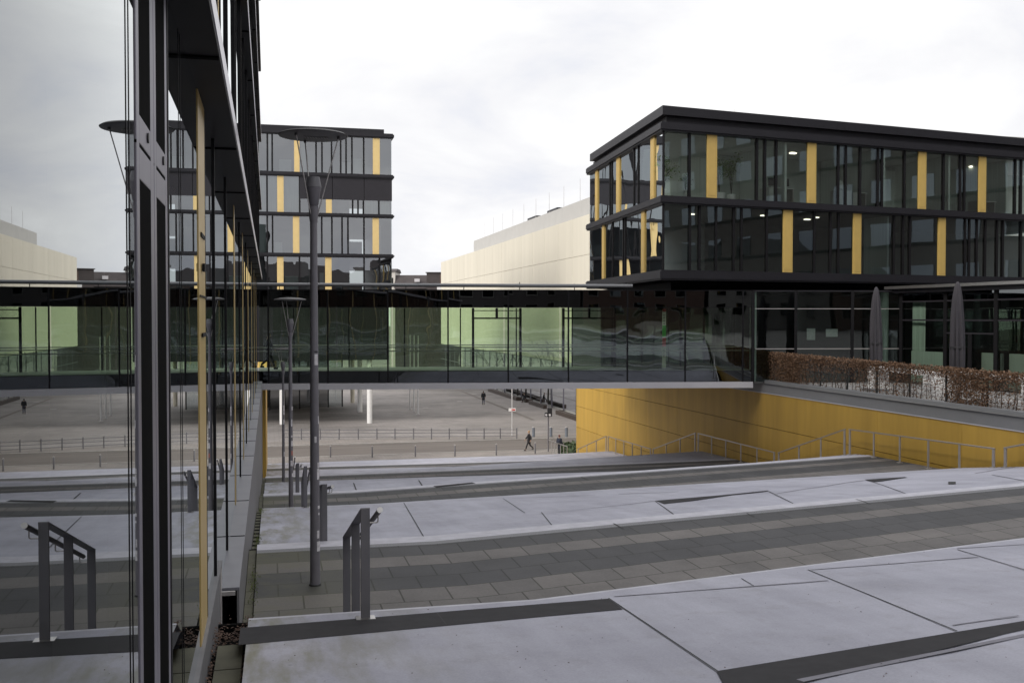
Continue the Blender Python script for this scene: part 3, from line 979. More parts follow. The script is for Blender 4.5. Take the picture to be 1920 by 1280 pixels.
fpart(BF, 'roof', M['clad'], br, -0.6, s_r, zt - .14, zt - .01, -DEP, -0.05)
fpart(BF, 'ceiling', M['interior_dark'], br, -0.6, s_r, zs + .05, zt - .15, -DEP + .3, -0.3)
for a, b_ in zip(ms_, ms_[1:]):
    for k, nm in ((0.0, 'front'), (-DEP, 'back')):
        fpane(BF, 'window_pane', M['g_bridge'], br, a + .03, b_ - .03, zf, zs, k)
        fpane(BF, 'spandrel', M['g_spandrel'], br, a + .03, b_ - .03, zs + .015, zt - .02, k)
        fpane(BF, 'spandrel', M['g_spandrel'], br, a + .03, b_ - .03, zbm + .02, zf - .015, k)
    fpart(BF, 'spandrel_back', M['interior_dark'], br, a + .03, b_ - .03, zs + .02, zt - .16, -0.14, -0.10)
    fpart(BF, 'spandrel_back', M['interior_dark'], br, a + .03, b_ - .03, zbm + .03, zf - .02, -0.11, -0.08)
for a in ms_[1:-1]:
    fpart(BF, 'mullion', M['frame'], br, a - .035, a + .035, zbm, zt - .02, -0.10, 0.025)
    fpart(BF, 'mullion', M['frame'], br, a - .03 + .6, a + .03 + .6, zf, zs, -DEP + .01, -DEP + .09)
fpart(BF, 'transom', M['frame'], br, -0.2, s_r, zs, zs + .014, -0.02, 0.004)
fpart(BF, 'transom', M['frame'], br, -0.2, s_r, zf - .014, zf, -0.02, 0.004)
fpart(BF, 'top_edge', M['frame'], br, -0.4, s_r, zt - .018, zt + .02, -0.3, 0.03)
# handrails inside
for py, k in ((651, -0.25), (658, -0.25)):
    mb = MB(); mb.tube(BF.pt(-.2, zb_(py), k), BF.pt(s_r, zb_(py), k), 0.022, n=8); obj('inner_handrail', mb, M['galv'], br)
mb = MB(); mb.tube(BF.pt(-.2, zb_(650), -DEP + .25), BF.pt(s_r, zb_(650), -DEP + .25), 0.022, n=8); obj('inner_handrail', mb, M['galv'], br)
# maintenance rail on the roof
mb = MB(); mb.tube(BF.pt(-.2, zb_(533.5), -.6), BF.pt(BF.s_of(1190), zb_(535), -.6), 0.085, n=10); obj('roof_rail', mb, M['coping'], br, smooth=True)
for px in (520, 640, 760, 870, 976, 1080, 1178):
    a = BF.s_of(px)
    mb = MB(); mb.tube(BF.pt(a, zt - .02, -.6), BF.pt(a, zb_(531 if px not in (976, 1178) else 528), -.6), 0.018, n=6); obj('rail_post', mb, M['frame'], br)
# dark door frames standing on the far side
for pa, pb in ((890, 985), (1071, 1174)):
    a, b_ = BF.s_of(pa), BF.s_of(pb)
    mb = MB()
    for q in (a, b_, (a + b_) / 2):
        zz0 = zf if q != (a + b_) / 2 else zb_(596)
        BF.box(mb, q - .06, q + .06, zz0, zs + .0, -DEP + .3, -DEP + .42)
    BF.box(mb, a - .06, b_ + .06, zb_(598), zb_(595), -DEP + .28, -DEP + .44)
    BF.box(mb, a - .06, b_ + .06, zb_(582), zb_(580.5), -DEP + .28, -DEP + .44)
    obj('door_frame', mb, M['frame'], br)

# colourful banner inside the bridge
a0, a1 = BF.s_of(1249.5), BF.s_of(1256.5)
bn = thing('banner', 'narrow upright banner with white lettering, green and red fields, behind the bridge glass', 'banner', BF.pt((a0 + a1) / 2, zf + .02, -.9))
fpart(BF, 'cloth', M['white'], bn, a0, a1, zb_(692), zb_(580), -0.92, -0.90)
fpart(BF, 'green_field', M['sign_green'], bn, a0, a1, zb_(632), zb_(610), -0.899, -0.896)
fpart(BF, 'red_field', M['sign_red'], bn, a0, a1, zb_(584), zb_(578), -0.899, -0.896)
fpart(BF, 'red_field', M['sign_red'], bn, a0, a1, zb_(652), zb_(634), -0.899, -0.896)
mb = MB()
for i in range(7):
    zz = zb_(590 + 2.8 * i)
    BF.box(mb, a0 + .03 + .02 * (i % 2), a1 - .04, zz - .03, zz, -0.899, -0.897)
for i in range(6):
    zz = zb_(654 + 3 * i)
    BF.box(mb, a0 + .03, a1 - .03 - .03 * (i % 2), zz - .03, zz, -0.899, -0.897)
obj('lettering', mb, M['black'], bn)
fpart(BF, 'stand', M['galv'], bn, (a0 + a1) / 2 - .015, (a0 + a1) / 2 + .015, zf + .02, zb_(692), -0.93, -0.90)

# ------------------------------------------------------------------ right office building (upper two floors)
DA = 46.0
A3 = P(1243, 597, DA)
al = R_(22.2)
uf = RT * math.cos(al) + FW * math.sin(al)
nf = RT * math.sin(al) - FW * math.cos(al)
ul = (RT * -0.161 + FW * 0.987).normalized()
nl = Vector((-ul.y, ul.x, 0))
if nl.dot(RT) > 0: nl = -nl
RF = Face(A3, uf, nf); RL = Face(A3, ul, nl)
rz = lambda py: RF.z_of(1243, py)
SB = RF.s_of(2010); SL = RL.s_of(1105)
rb = thing('dark_office_block', 'dark two storey office block with gold strips overhanging the end of the bridge', 'office building', (A3.x + 12, A3.y + 10, -3.0))
C0, C1 = Vector((A3.x, A3.y, 0)), None


def foot(in_f, in_l, ext=0.0):
    """footprint corners inset from the front and side faces"""
    o = V2(A3)
    p0 = o - nf * in_f - nl * in_l
    # solve exact corner of the two offset lines
    def corner(kf, kl):
        d = (o + nl * kl) - (o + nf * kf)
        det = uf.x * (-ul.y) + ul.x * uf.y
        t = (d.x * (-ul.y) + ul.x * d.y) / det
        return o + nf * kf + uf * t
    a = corner(-in_f, -in_l)
    b_ = a + uf * (SB + ext)
    c_ = a + ul * (SL + ext)
    return [a, b_, b_ + (c_ - a), c_]


def slab(name, mat, in_f, in_l, z0, z1, ext=0.0):
    mb = MB()
    mb.prism([Vector((p.x, p.y, z0)) for p in foot(in_f, in_l, ext)], (0, 0, z1 - z0))
    return obj(name, mb, mat, rb)


def band(z0, z1, out=0.22, lip=0.07):
    """rounded projecting band round the two visible faces"""
    mb = MB()
    for ins, za, zb2 in ((-out, z0 + lip, z1 - lip), (-out + lip, z0, z1)):
        mb.prism([Vector((p.x, p.y, za)) for p in foot(ins, ins, 0.3)], (0, 0, zb2 - za))
    return obj('cornice_band', mb, M['clad'], rb)


zc = [rz(230), rz(246), rz(367), rz(382.5), rz(506), rz(525)]
band(zc[1], zc[0] + .02); band(zc[3], zc[2]); band(zc[5], zc[4])
mb = MB(); mb.prism([Vector((p.x, p.y, zc[0] + .03)) for p in foot(1.0, 0.5)], (0, 0, 0.5)); obj('parapet', mb, M['clad2'], rb)
mb = MB(); mb.prism([Vector((p.x, p.y, zc[0] + .531)) for p in foot(0.7, 0.2)], (0, 0, 0.42)); obj('roof_edge', mb, M['clad'], rb)
slab('floor_plate', M['interior_floor'], 0.3, 0.3, zc[3] + .05, zc[2] + .012)
slab('floor_plate', M['interior_floor'], 0.3, 0.3, zc[5] + .02, zc[4] + .012)
slab('ceiling', M['white'], 0.3, 0.3, zc[1] - .004, zc[0] - .05)
slab('ceiling', M['interior'], 0.3, 0.3, zc[3] - .004, zc[3] + .045)
slab('inner_core', M['interior'], 7.0, 5.0, zc[4] + .015, zc[3] - .01)
slab('inner_core', M['room_wall'], 4.6, 4.2, zc[2] + .015, zc[1] - .01)
slab('under_recess', M['frame'], 2.2, 1.2, zt + .02, zc[5] - .002)


def facade_row(face, z0, z1, golds_px, mull_px, s_end, gl, s_start=0.0, gm='gold', mw=.05):
    gs = sorted(tuple(sorted((face.s_of(a), face.s_of(b_)))) for a, b_ in golds_px)
    marks = [s_start] + sorted([face.s_of(p) for p in mull_px] + [x for g in gs for x in g]) + [s_end]
    inside = lambda a, b_: any(g[0] - .01 <= a and b_ <= g[1] + .01 for g in gs)
    for a, b_ in zip(marks, marks[1:]):
        if b_ - a < 0.03: continue
        if inside(a, b_):
            p_ = fpart(face, 'gold_panel', M[gm], rb_cur[0], a, b_, z0, z1, -0.06, 0.03)
            w = b_ - a
            fpart(face, 'inset', M[gm], p_, a + .14 * w, b_ - .14 * w, z0 + .12, z1 - .12, 0.03, 0.042)
        else:
            fpane(face, 'window_pane', M[gl], rb_cur[0], a, b_, z0, z1, -0.02)
    for p in mull_px:
        a = face.s_of(p)
        fpart(face, 'mullion', M['frame'], rb_cur[0], a - mw, a + mw, z0, z1, -0.14, 0.03)
    return gs


rb_cur = [rb]
z_top = (zc[2], zc[1]); z_low = (zc[4], zc[3])
facade_row(RF, *z_top, [(1324, 1342.6), (1511.5, 1528), (1719, 1733.7), (1832, 1845.7)],
           [1292, 1418, 1433, 1454, 1570, 1584, 1611, 1644, 1652, 1694, 1767, 1798, 1806, 1901, 1912, 1940, 1975], SB, 'g_rb', 0.06)
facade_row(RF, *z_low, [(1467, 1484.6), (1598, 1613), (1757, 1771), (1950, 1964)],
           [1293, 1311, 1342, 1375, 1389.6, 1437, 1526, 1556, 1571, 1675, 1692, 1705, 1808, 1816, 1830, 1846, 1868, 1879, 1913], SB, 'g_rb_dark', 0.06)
facade_row(RL, *z_top, [(1116, 1121), (1155.6, 1162), (1219.5, 1227)], [1143, 1146.5, 1188, 1196], SL, 'g_rb_side', 0.06)
facade_row(RL, *z_low, [(1129, 1133.6), (1202.5, 1209)], [1148.5, 1168, 1172], SL, 'g_rb_side', 0.06)
mb = MB(); mb.tube(Vector((A3.x, A3.y, zc[4])), Vector((A3.x, A3.y, zc[3])), 0.06, n=8); obj('corner_post', mb, M['frame'], rb)
mb = MB(); mb.tube(Vector((A3.x, A3.y, zc[2])), Vector((A3.x, A3.y, zc[1])), 0.06, n=8); obj('corner_post', mb, M['frame'], rb)
for px, dep in ((1650, 4.5), (1665, 5.0), (1480, 4.0), (1787, 5.0), (1895, 4.5)):
    a = RF.s_of(px)
    fpart(RF, 'room_partition', M['curtain'], rb, a - .06, a + .06, zc[2] + .02, zc[1] - .01, -dep, -0.35)
for px, w in ((1395, 0.9), (1668, 0.35), (1788, 0.8), (1905, 1.0)):
    a = RF.s_of(px)
    fpart(RF, 'pale_wall', M['curtain'], rb, a - w, a + w, zc[2] + .02, zc[1] - .3, -4.4, -4.2)
for px in (1672,):
    a = RF.s_of(px)
    fpart(RF, 'room_partition', M['curtain'], rb, a - .05, a + .05, zc[4] + .02, zc[3] - .01, -2.0, -0.3)

lm = bpy.data.materials.new("office_and_fill_lamp"); lm.use_nodes = True
bs = lm.node_tree.nodes["Principled BSDF"]; bs.inputs["Emission Color"].default_value = (1.0, 0.9, 0.72, 1); bs.inputs["Emission Strength"].default_value = 2.2
for px, dep, zz in ((1485, 2.2, zc[3]), (1580, 2.0, zc[3]), (1588, 3.0, zc[3]), (1362, 3.0, zc[3]), (1395, 2.6, zc[1]), (1550, 2.6, zc[1]), (1690, 2.8, zc[1]), (1895, 2.6, zc[1])):  # some are real fittings; the upper-floor ones are added to brighten the rooms
    a = RF.s_of(px)
    fpart(RF, 'ceiling_and_fill_lamp', lm, rb, a - .16, a + .16, zz - .06, zz - .02, -dep - .16, -dep)

# furniture and plants seen behind the upper windows
ZF = zc[2] + .014


def office_plant(px, off, h, spread, label, pot_w=0.22, dens=150):
    c = RF.pt(RF.s_of(px), ZF, -off)
    t = thing('potted_plant', label, 'plant', c, 'plants in the upper office windows')
    mb = MB(); mb.lathe([(pot_w * .8, 0), (pot_w, .38), (pot_w * .9, .40), (pot_w * .85, .36)], c, 16); obj('pot', mb, M['white'], t, smooth=True)
    mb = MB(); lf = MB()
    for i in range(7):
        a = random.uniform(0, 6.28); tip = c + Vector((math.cos(a) * spread * random.uniform(.3, .9), math.sin(a) * spread * random.uniform(.3, .7), h * random.uniform(.7, 1)))
        mid = c.lerp(tip, .5) + Vector((0, 0, .15 * h))
        mid.x = c.x + (mid.x - c.x) * .5; mid.y = c.y + (mid.y - c.y) * .5
        mb.tube(c + Vector((0, 0, .35)), mid, .014, .01, 5); mb.tube(mid, tip, .01, .004, 5)
        for q in range(dens // 4):
            b0 = mid.lerp(tip, random.uniform(.05, 1.0)) + Vector((random.gauss(0, .12), random.gauss(0, .12), random.gauss(0, .1)))
            d_ = Vector((random.uniform(-1, 1), random.uniform(-1, 1), random.uniform(-.8, .5))).normalized()
            s_ = d_.orthogonal().normalized(); l_ = random.uniform(.10, .2)
            lf.add([b0, b0 + d_ * l_ * .5 + s_ * l_ * .2, b0 + d_ * l_, b0 + d_ * l_ * .5 - s_ * l_ * .2], [(0, 1, 2, 3)])
    obj('stems', mb, M['bark'], t); obj('leaves', lf, M['leaf_office'], t)


office_plant(1263, 0.9, 2.0, 0.7, 'spindly tall potted plant in the corner office window')
office_plant(1370, 1.0, 2.1, 0.75, 'leafy potted plant in cream pot right of the first gold strip', 0.3, 260)
office_plant(1400, 1.3, 2.4, 0.6, 'tall small leaved plant deep in the second wide upper window', 0.2, 240)
office_plant(1302, 0.8, 1.1, 0.3, 'small plant in white pot just left of the first gold strip', 0.16, 90)


def furniture(px, off, w, h, dep, label, name, mat, cat, extra=None):
    a = RF.s_of(px)
    t = thing(name, label, cat, RF.pt(a, ZF, -off))
    if name == 'desk':
        fpart(RF, 'tabletop', mat, t, a - w / 2, a + w / 2, ZF + h - .04, ZF + h, -off - dep, -off)
        fpart(RF, 'side_panel', mat, t, a - w / 2, a - w / 2 + .4, ZF, ZF + h - .041, -off - dep, -off - .02)
        fpart(RF, 'leg', M['galv'], t, a + w / 2 - .1, a + w / 2 - .04, ZF, ZF + h - .041, -off - dep, -off - .04)
    else:
        fpart(RF, 'carcass', mat, t, a - w / 2, a + w / 2, ZF, ZF + h - .03, -off - dep, -off)
        fpart(RF, 'top', mat, t, a - w / 2 - .02, a + w / 2 + .02, ZF + h - .029, ZF + h, -off - dep - .02, -off + .02)
        fpart(RF, 'door', mat, t, a - w / 2 + .03, a - .01, ZF + .05, ZF + h - .06, -off + .001, -off + .018)
        fpart(RF, 'door', mat, t, a + .01, a + w / 2 - .03, ZF + .05, ZF + h - .06, -off + .001, -off + .018)
    return t


furniture(1277, 0.35, 0.75, 0.75, .45, 'pale low cupboard in the corner office window', 'cupboard', M['tabletop'], 'cupboard')
furniture(1480, 0.6, 1.5, 0.75, .8, 'white desk with screens left of the second gold strip', 'desk', M['tabletop'], 'desk')
furniture(1597, 0.6, 0.9, 0.8, .5, 'pale cupboard under a screen in the middle upper window', 'cupboard', M['tabletop'], 'cupboard')
furniture(1627, 0.6, 0.9, 0.75, .6, 'white desk in the middle upper window beside a pale partition', 'desk', M['tabletop'], 'desk')
furniture(1872, 0.8, 1.3, 0.72, .7, 'white desk behind the last upper window on the right', 'desk', M['tabletop'], 'desk')
for px, off, z, lab in ((1470, 0.9, .75, 'angled computer screen on the desk by the second gold strip, left one'), (1490, 0.85, .75, 'computer screen on the desk nearest the second gold strip'),
                        (1597, 0.8, .8, 'square screen standing on the pale cupboard'), (1868, 1.0, .72, 'dark computer screen on the desk at the right end')):
    a = RF.s_of(px); zz = ZF + z
    t = thing('computer_screen', lab, 'screen', RF.pt(a, zz, -off))
    fpart(RF, 'panel', M['black'] if px != 1597 else M['tabletop'], t, a - .28, a + .28, zz + .12, zz + .5, -off - .03, -off)
    fpart(RF, 'stand', M['galv'], t, a - .03, a + .03, zz, zz + .12, -off - .05, -off - .02)

# ------------------------------------------------------------------ its glazed ground floor beside the terrace
gf = thing('glazed_ground_floor', 'dark glazed ground floor wing behind the hedge, continuing the bridge line', 'building wing', BF.pt((s_r + s_e) / 2, -3.0))
ZTE = -3.0
gm = [s_r] + [BF.s_of(p) for p in (1492, 1598)] + [s_e]
for a, b_ in zip(gm, gm[1:]):
    w = fpane(BF, 'window_pane', M['g_dark'], gf, a + .04, b_ - .04, ZTE + .1, zt - .05, 0.0)
for a in gm:
    fpart(BF, 'mullion', M['frame'], gf, a - .07, a + .07, ZTE, zt, -0.12, 0.03)
fpart(BF, 'roof', M['clad'], gf, s_r + .01, s_e + 14, zt - .045, zt + .018, -13, 0.02)
fpart(BF, 'floor', M['interior_floor'], gf, s_r + .01, s_e + 14, ZTE, ZTE + .05, -13, -0.13)
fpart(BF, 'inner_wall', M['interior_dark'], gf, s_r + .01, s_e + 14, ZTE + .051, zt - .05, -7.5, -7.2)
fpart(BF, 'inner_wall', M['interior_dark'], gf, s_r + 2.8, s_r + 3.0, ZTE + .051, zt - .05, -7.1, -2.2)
fpart(BF, 'transom', M['galv'], gf, s_r + .1, s_e - .1, zb_(579), zb_(577.8), -0.1, 0.012)
fpart(BF, 'transom', M['galv'], gf, s_r + .1, s_e - .1, zb_(655.5), zb_(654), -0.1, 0.012)
for px, k, r, z0 in ((1418, -.5, .16, 692), (1673, -.9, .2, 680)):
    q = BF.pt(BF.s_of(px), ZTE + .05, k)
    mb = MB(); mb.tube(q, Vector((q.x, q.y, zt - .05)), r, n=18); obj('column', mb, M['col_green'], gf, smooth=True)
for px, py0, py1, w in ((1522, 616, 638, .2), (1561, 617, 632, .28)):
    a = BF.s_of(px)
    fpart(BF, 'notice', M['sticker'], gf, a - w, a + w, zb_(py1), zb_(py0), -0.09, -0.08)
fpart(BF, 'rear_block', M['clad2'], gf, BF.s_of(1150), s_r - .02, zbm + .05, zt - .03, -16, -DEP - .35)

# right wing running towards the camera
W0 = P(1690, 597, 47.3); W1 = P(1920, 597, 40.4)
uw = V2(W1 - W0).normalized(); nw = Vector((uw.y, -uw.x, 0))
if nw.dot(FW) > 0: nw = -nw
WF = Face(W0, uw, nw)
SW = WF.s_of(2080)
rw = thing('glazed_wing', 'glazed wing with silver roof edge and green curtains behind the second parasol', 'building wing', WF.pt(SW / 2, -3.0))
wz = lambda py: WF.z_of(1800, py)
wcut = [0.0] + [WF.s_of(p) for p in (1773, 1868, 1975)] + [SW]
zg1, zg2, zg3 = wz(563), wz(600), wz(546)
for a, b_ in zip(wcut, wcut[1:]):
    fpane(WF, 'window_pane', M['g_dark'], rw, a + .05, b_ - .05, ZTE + .1, zg2 - .03, 0.0)
    fpane(WF, 'window_pane', M['g_dark'], rw, a + .05, b_ - .05, zg2 + .03, zg1 - .03, 0.0)
    fpane(WF, 'window_pane', M['g_spandrel'], rw, a + .05, b_ - .05, zg1 + .03, zg3, 0.0)
for a in wcut:
    fpart(WF, 'mullion', M['frame'], rw, a - .1, a + .1, ZTE, zg3, -0.14, 0.04)
fpart(WF, 'transom', M['clad2'], rw, .1, SW, zg2 - .04, zg2 + .03, -0.1, 0.03)
fpart(WF, 'transom', M['clad2'], rw, .1, SW, zg1 - .04, zg1 + .03, -0.1, 0.03)
fpart(WF, 'door_frame', M['clad2'], rw, WF.s_of(1776), WF.s_of(1866), wz(626), wz(623), -0.08, 0.03)
fpart(WF, 'door_frame', M['frame'], rw, WF.s_of(1816), WF.s_of(1823), ZTE + .1, wz(626), -0.08, 0.03)
zr = wz(535)
fpart(WF, 'roof', M['clad'], rw, -0.2, SW + 1, zg3 + .01, zr - .01, -9, 0.3)
fpart(WF, 'roof_edge', M['steel'], rw, -0.6, SW + 1, zr - .06, zr + .07, 0.31, 0.5)
fpart(WF, 'inner_wall', M['interior_dark'], rw, 0.3, SW, ZTE + .051, zg3, -6.2, -6.0)
fpart(WF, 'floor', M['interior_floor'], rw, 0.2, SW, ZTE + .052, ZTE + .08, -6.0, -0.15)
for px0, px1, k in ((1700, 1722, -.35),):
    a, b_ = WF.s_of(px0), WF.s_of(px1)
    mb = MB(); n = 26
    for i in range(n):
        f0, f1 = i / n, (i + 1) / n
        k0 = k + .05 * math.sin(i * 1.9); k1 = k + .05 * math.sin((i + 1) * 1.9)
        mb.quad(WF.pt(a + (b_ - a) * f0, ZTE + .1, k0), WF.pt(a + (b_ - a) * f1, ZTE + .1, k1), WF.pt(a + (b_ - a) * f1, zg1, k1), WF.pt(a + (b_ - a) * f0, zg1, k0))
    obj('curtain', mb, M['curtain'], rw)
fpart(WF, 'frosted_panel', M['curtain'], rw, WF.s_of(1700), WF.s_of(1772), ZTE + .1, wz(662), -0.3, -0.28)
fpart(WF, 'frosted_panel', M['tabletop'], rw, WF.s_of(1824), WF.s_of(1865), ZTE + .1, wz(660), -0.5, -0.48)
fpart(WF, 'frosted_panel', M['tabletop'], rw, WF.s_of(1872), SW - .2, ZTE + .1, wz(660), -0.6, -0.58)
for py in (577.5, 655):
    pass
for px in (1740, 1800, 1850, 1900):
    a = WF.s_of(px)
    fpart(WF, 'ceiling_light', M['white'], rw, a - .4, a + .4, wz(578), wz(577), -1.5, -1.4)

# ------------------------------------------------------------------ far office block on columns
FLY = 108.0
FF = Face((0, FLY), (1, 0), (0, -1))
fz = lambda py: FF.z_of(735, py)
XE = FF.s_of(735)
fl = thing('five_storey_office', 'five storey dark office block with gold strips standing on white columns beyond the bridge', 'office building', (4, FLY + 12, -11.2))
XB = -14.0
fb = [(251.5, 260.5), (328.5, 336.5), (402.5, 409.5), (477, 484), (554, 562)]
rb_cur[0] = fl


def fl_band(py0, py1, out=.25):
    z1, z0 = fz(py0), fz(py1)
    mb = MB()
    mb.box(XB, XE + out, FLY - out, FLY + 30, z0 + .12, z1 - .12)
    mb.box(XB, XE + out - .1, FLY - out + .1, FLY + 30, z0, z1)
    obj('cornice_band', mb, M['clad'], fl)


for p in fb:
    fl_band(*p)
mb = MB(); mb.box(XB, XE - .7, FLY + .8, FLY + 29, fz(252), fz(241)); obj('roof_edge', mb, M['clad'], fl)
for (t0, t1), (b0, b1) in zip(fb, fb[1:]):
    mb = MB(); mb.box(XB, XE - .02, FLY + .3, FLY + 30, fz(b0) - .3, fz(b0) + .01); obj('floor_plate', mb, M['interior_floor'], fl)
    mb = MB(); mb.box(XB, XE - 4, FLY + 6, FLY + 29, fz(b0) + .02, fz(t1) - .01); obj('inner_core', mb, M['interior'], fl)
    mb = MB(); mb.box(XE - .12, XE - .02, FLY + .12, FLY + 30, fz(b0) + .02, fz(t1) - .01); obj('side_wall', mb, M['clad2'], fl)
mb = MB(); mb.box(XB, XE - .3, FLY + .3, FLY + 29, -4.4, fz(562) - .01); obj('under_storey', mb, M['clad'], fl)
gl4 = [[(700, 713), (553, 563)], [(521, 533)], [(699, 711), (550, 562)], [(520, 532), (610, 622)]]
ml4 = [[503, 512, 594, 605, 623, 640, 650, 661, 683], [502, 563], [502, 512, 592, 604, 623, 642, 653, 683], [502, 562, 594, 683, 712]]
for i in range(4):
    z1, z0 = fz(fb[i][1]), fz(fb[i + 1][0])
    end = XE if i != 1 else FF.s_of(563)
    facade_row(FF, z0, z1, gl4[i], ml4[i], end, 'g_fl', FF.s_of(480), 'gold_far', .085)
    # hidden left part
    fpane(FF, 'window_pane', M['g_fl'], fl, XB, FF.s_of(480), z0, z1, -.02)
z1, z0 = fz(fb[1][1]), fz(fb[2][0]); zm = fz(377)
for pa, pb in ((563, 623.5), (624.5, 683), (684, 735.5)):
    fpart(FF, 'dark_panel', M['clad2'], fl, FF.s_of(pa), FF.s_of(pb), zm, z1, -.2, .05)
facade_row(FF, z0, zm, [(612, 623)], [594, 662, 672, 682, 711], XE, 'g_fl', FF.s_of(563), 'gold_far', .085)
# curtains behind some windows
for i, pa, pb in ((1, 486, 520), (1, 534, 562), (2, 480, 500)):
    z1, z0 = fz(fb[i][1]), fz(fb[i + 1][0])
    if i == 0: z1 = z0 + (z1 - z0) * .35
    fpart(FF, 'curtain', M['curtain'], fl, FF.s_of(pa), FF.s_of(pb), z0 + .05, z1 - .02, -.5, -.45)
fpart(FF, 'curtain', M['curtain'], fl, FF.s_of(684), FF.s_of(733), fz(402.5) + .05, zm - .02, -.5, -.45)
rc = random.Random(4)
for i, pa, pb, h_ in ((0, 506, 511, 1), (0, 525, 548, .35), (0, 565, 575, .9), (0, 576, 593, .6), (0, 606, 622, 1), (0, 641, 649, .33), (0, 651, 660, .33), (0, 663, 680, .45), (0, 685, 699, .25), (0, 715, 733, 1),
                      (2, 513, 530, .3), (2, 565, 590, .5), (2, 606, 622, .9), (2, 655, 680, .35), (2, 713, 716, .8), (3, 535, 560, .5), (3, 565, 590, .9), (3, 600, 608, .6), (3, 640, 680, .3)):
    z1, z0 = fz(fb[i][1]), fz(fb[i + 1][0])
    fpart(FF, 'blind', M['room_wall'] if rc.random() < .6 else M['interior'], fl, FF.s_of(pa), FF.s_of(pb), z0 + .05, z0 + (z1 - z0) * h_ - .02, -.6 - rc.random(), -.5)
# columns under it
for px, py, r, mt in ((693, 793, .28, 'white'), (675, 772, .28, 'white'), (661, 755, .28, 'hall'), (529, 795, .26, 'white')):
    q = hit_z(px, py, -11.2)
    mb = MB(); mb.tube(q, Vector((q.x, q.y, -4.4)), r, n=16); obj('column', mb, M[mt], fl, smooth=True)
# glazed lobby on the plaza below it
q0, q1 = hit_z(506, 769, -11.2), hit_z(642, 762, -11.2)
ul2 = V2(q1 - q0); LBF = Face(q0, ul2, (ul2.y, -ul2.x))
lobby = thing('glass_lobby', 'low dark glazed lobby on the plaza behind the white columns', 'lobby', q0)
ln = ul2.length
for i in range(5):
    fpane(LBF, 'window_pane', M['g_fl'], lobby, ln * i / 5 + .05, ln * (i + 1) / 5 - .05, -11.1, -4.5, 0)
    fpart(LBF, 'mullion', M['frame'], lobby, ln * i / 5 - .06, ln * i / 5 + .06, -11.2, -4.45, -.12, .04)
fpart(LBF, 'mullion', M['frame'], lobby, ln - .06, ln + .06, -11.2, -4.45, -.12, .04)
fpart(LBF, 'core', M['interior_dark'], lobby, .2, ln - .2, -11.2, -4.5, -9, -4)

# ------------------------------------------------------------------ cream concrete hall beyond the plaza
XH = 35.0
HF = Face((XH, 0), (0, 1), (-1, 0))
ye = HF.s_of(827); hz = lambda px, py: HF.z_of(px, py)
hall = thing('concrete_hall', 'long cream concrete hall with grey roof parapet beyond the plaza', 'hall', (XH + 15, 150, -11.2))
zh1, zhj, zh0 = hz(960, 448.5), hz(960, 505.5), -5.2
npan = 22
yh0 = 70.0
for i in range(npan):
    a, b_ = yh0 + (ye - yh0) * i / npan, yh0 + (ye - yh0) * (i + 1) / npan
    for z0, z1 in ((zh0, zhj - .02), (zhj + .02, zh1)):
        mb = MB(); mb.box(XH, XH + .25, a + .03, b_ - .03, z0, z1); obj('wall_panel', mb, M['hall'], hall)
mb = MB(); mb.box(XH + .26, XH + 40, yh0, ye - .05, -11.2, zh1 - .05); obj('wall_core', mb, M['hall_top'], hall)
yp = HF.s_of(859)
zp = hz(960, 420)
mb = MB(); mb.box(XH + 3.0, XH + 38, yh0, yp, zh1 - .05, zp + .8); obj('parapet', mb, M['hall_top'], hall)
for i in range(15):
    y = yh0 + 8 + (yp - yh0 - 10) * i / 15
    mb = MB(); mb.tube((XH + 3.2, y, zp + .7), (XH + 3.2, y, zp + 3.6), .03, .02, 5); obj('lightning_rod', mb, M['galv'], hall)
for px in (955, 990):
    y = HF.s_of(px)
    mb = MB(); mb.box(XH + 3.4, XH + 6, y - 2.5, y + 2.5, zp + .7, zp + 1.25); obj('roof_vent', mb, M['clad'], hall)
# its glazed plinth on the plaza
ng = 26
for i in range(ng):
    a, b_ = yh0 + (ye - yh0) * i / ng, yh0 + (ye - yh0) * (i + 1) / ng
    fpane(HF, 'window_pane', M['g_fl'], hall, a + .06, b_ - .06, -10.9, zh0 - .1, -.02)
    fpart(HF, 'mullion', M['alu'], hall, a - .06, a + .06, -11.2, zh0 - .02, -.15, .05)
fpart(HF, 'transom', M['alu'], hall, yh0, ye, -8.3, -8.2, -.1, .04)

# ------------------------------------------------------------------ houses on the skyline
def skyline(px0, px1, py0, py1, d, name, label, wall, roof):
    a, b_ = P(px0, 597, d), P(px1, 597, d)
    zt_, zb2 = P(px0, py0, d).z, P(px0, py1, d).z
    t = thing(name, label, 'house', ((a.x + b_.x) / 2, (a.y + b_.y) / 2 + 5, -11.2))
    u = V2(b_ - a); f = Face(a, u, (u.y, -u.x)); L = u.length
    fpart(f, 'wall', M[wall], t, 0, L, -11.2, zb2, -10, 0)
    mb = MB()
    for s_, e_ in ((0, L),):
        pr = [f.pt(s_ - .3, zb2 + .01, .3), f.pt(s_ - .3, zt_, -2.2), f.pt(s_ - .3, zt_, -8), f.pt(s_ - .3, zb2 + .01, -10.3)]
        mb.prism(pr, f.u * (L + .6))
    rf = obj('roof', mb, M[roof], t)
    return t, f, L, zt_, zb2, rf


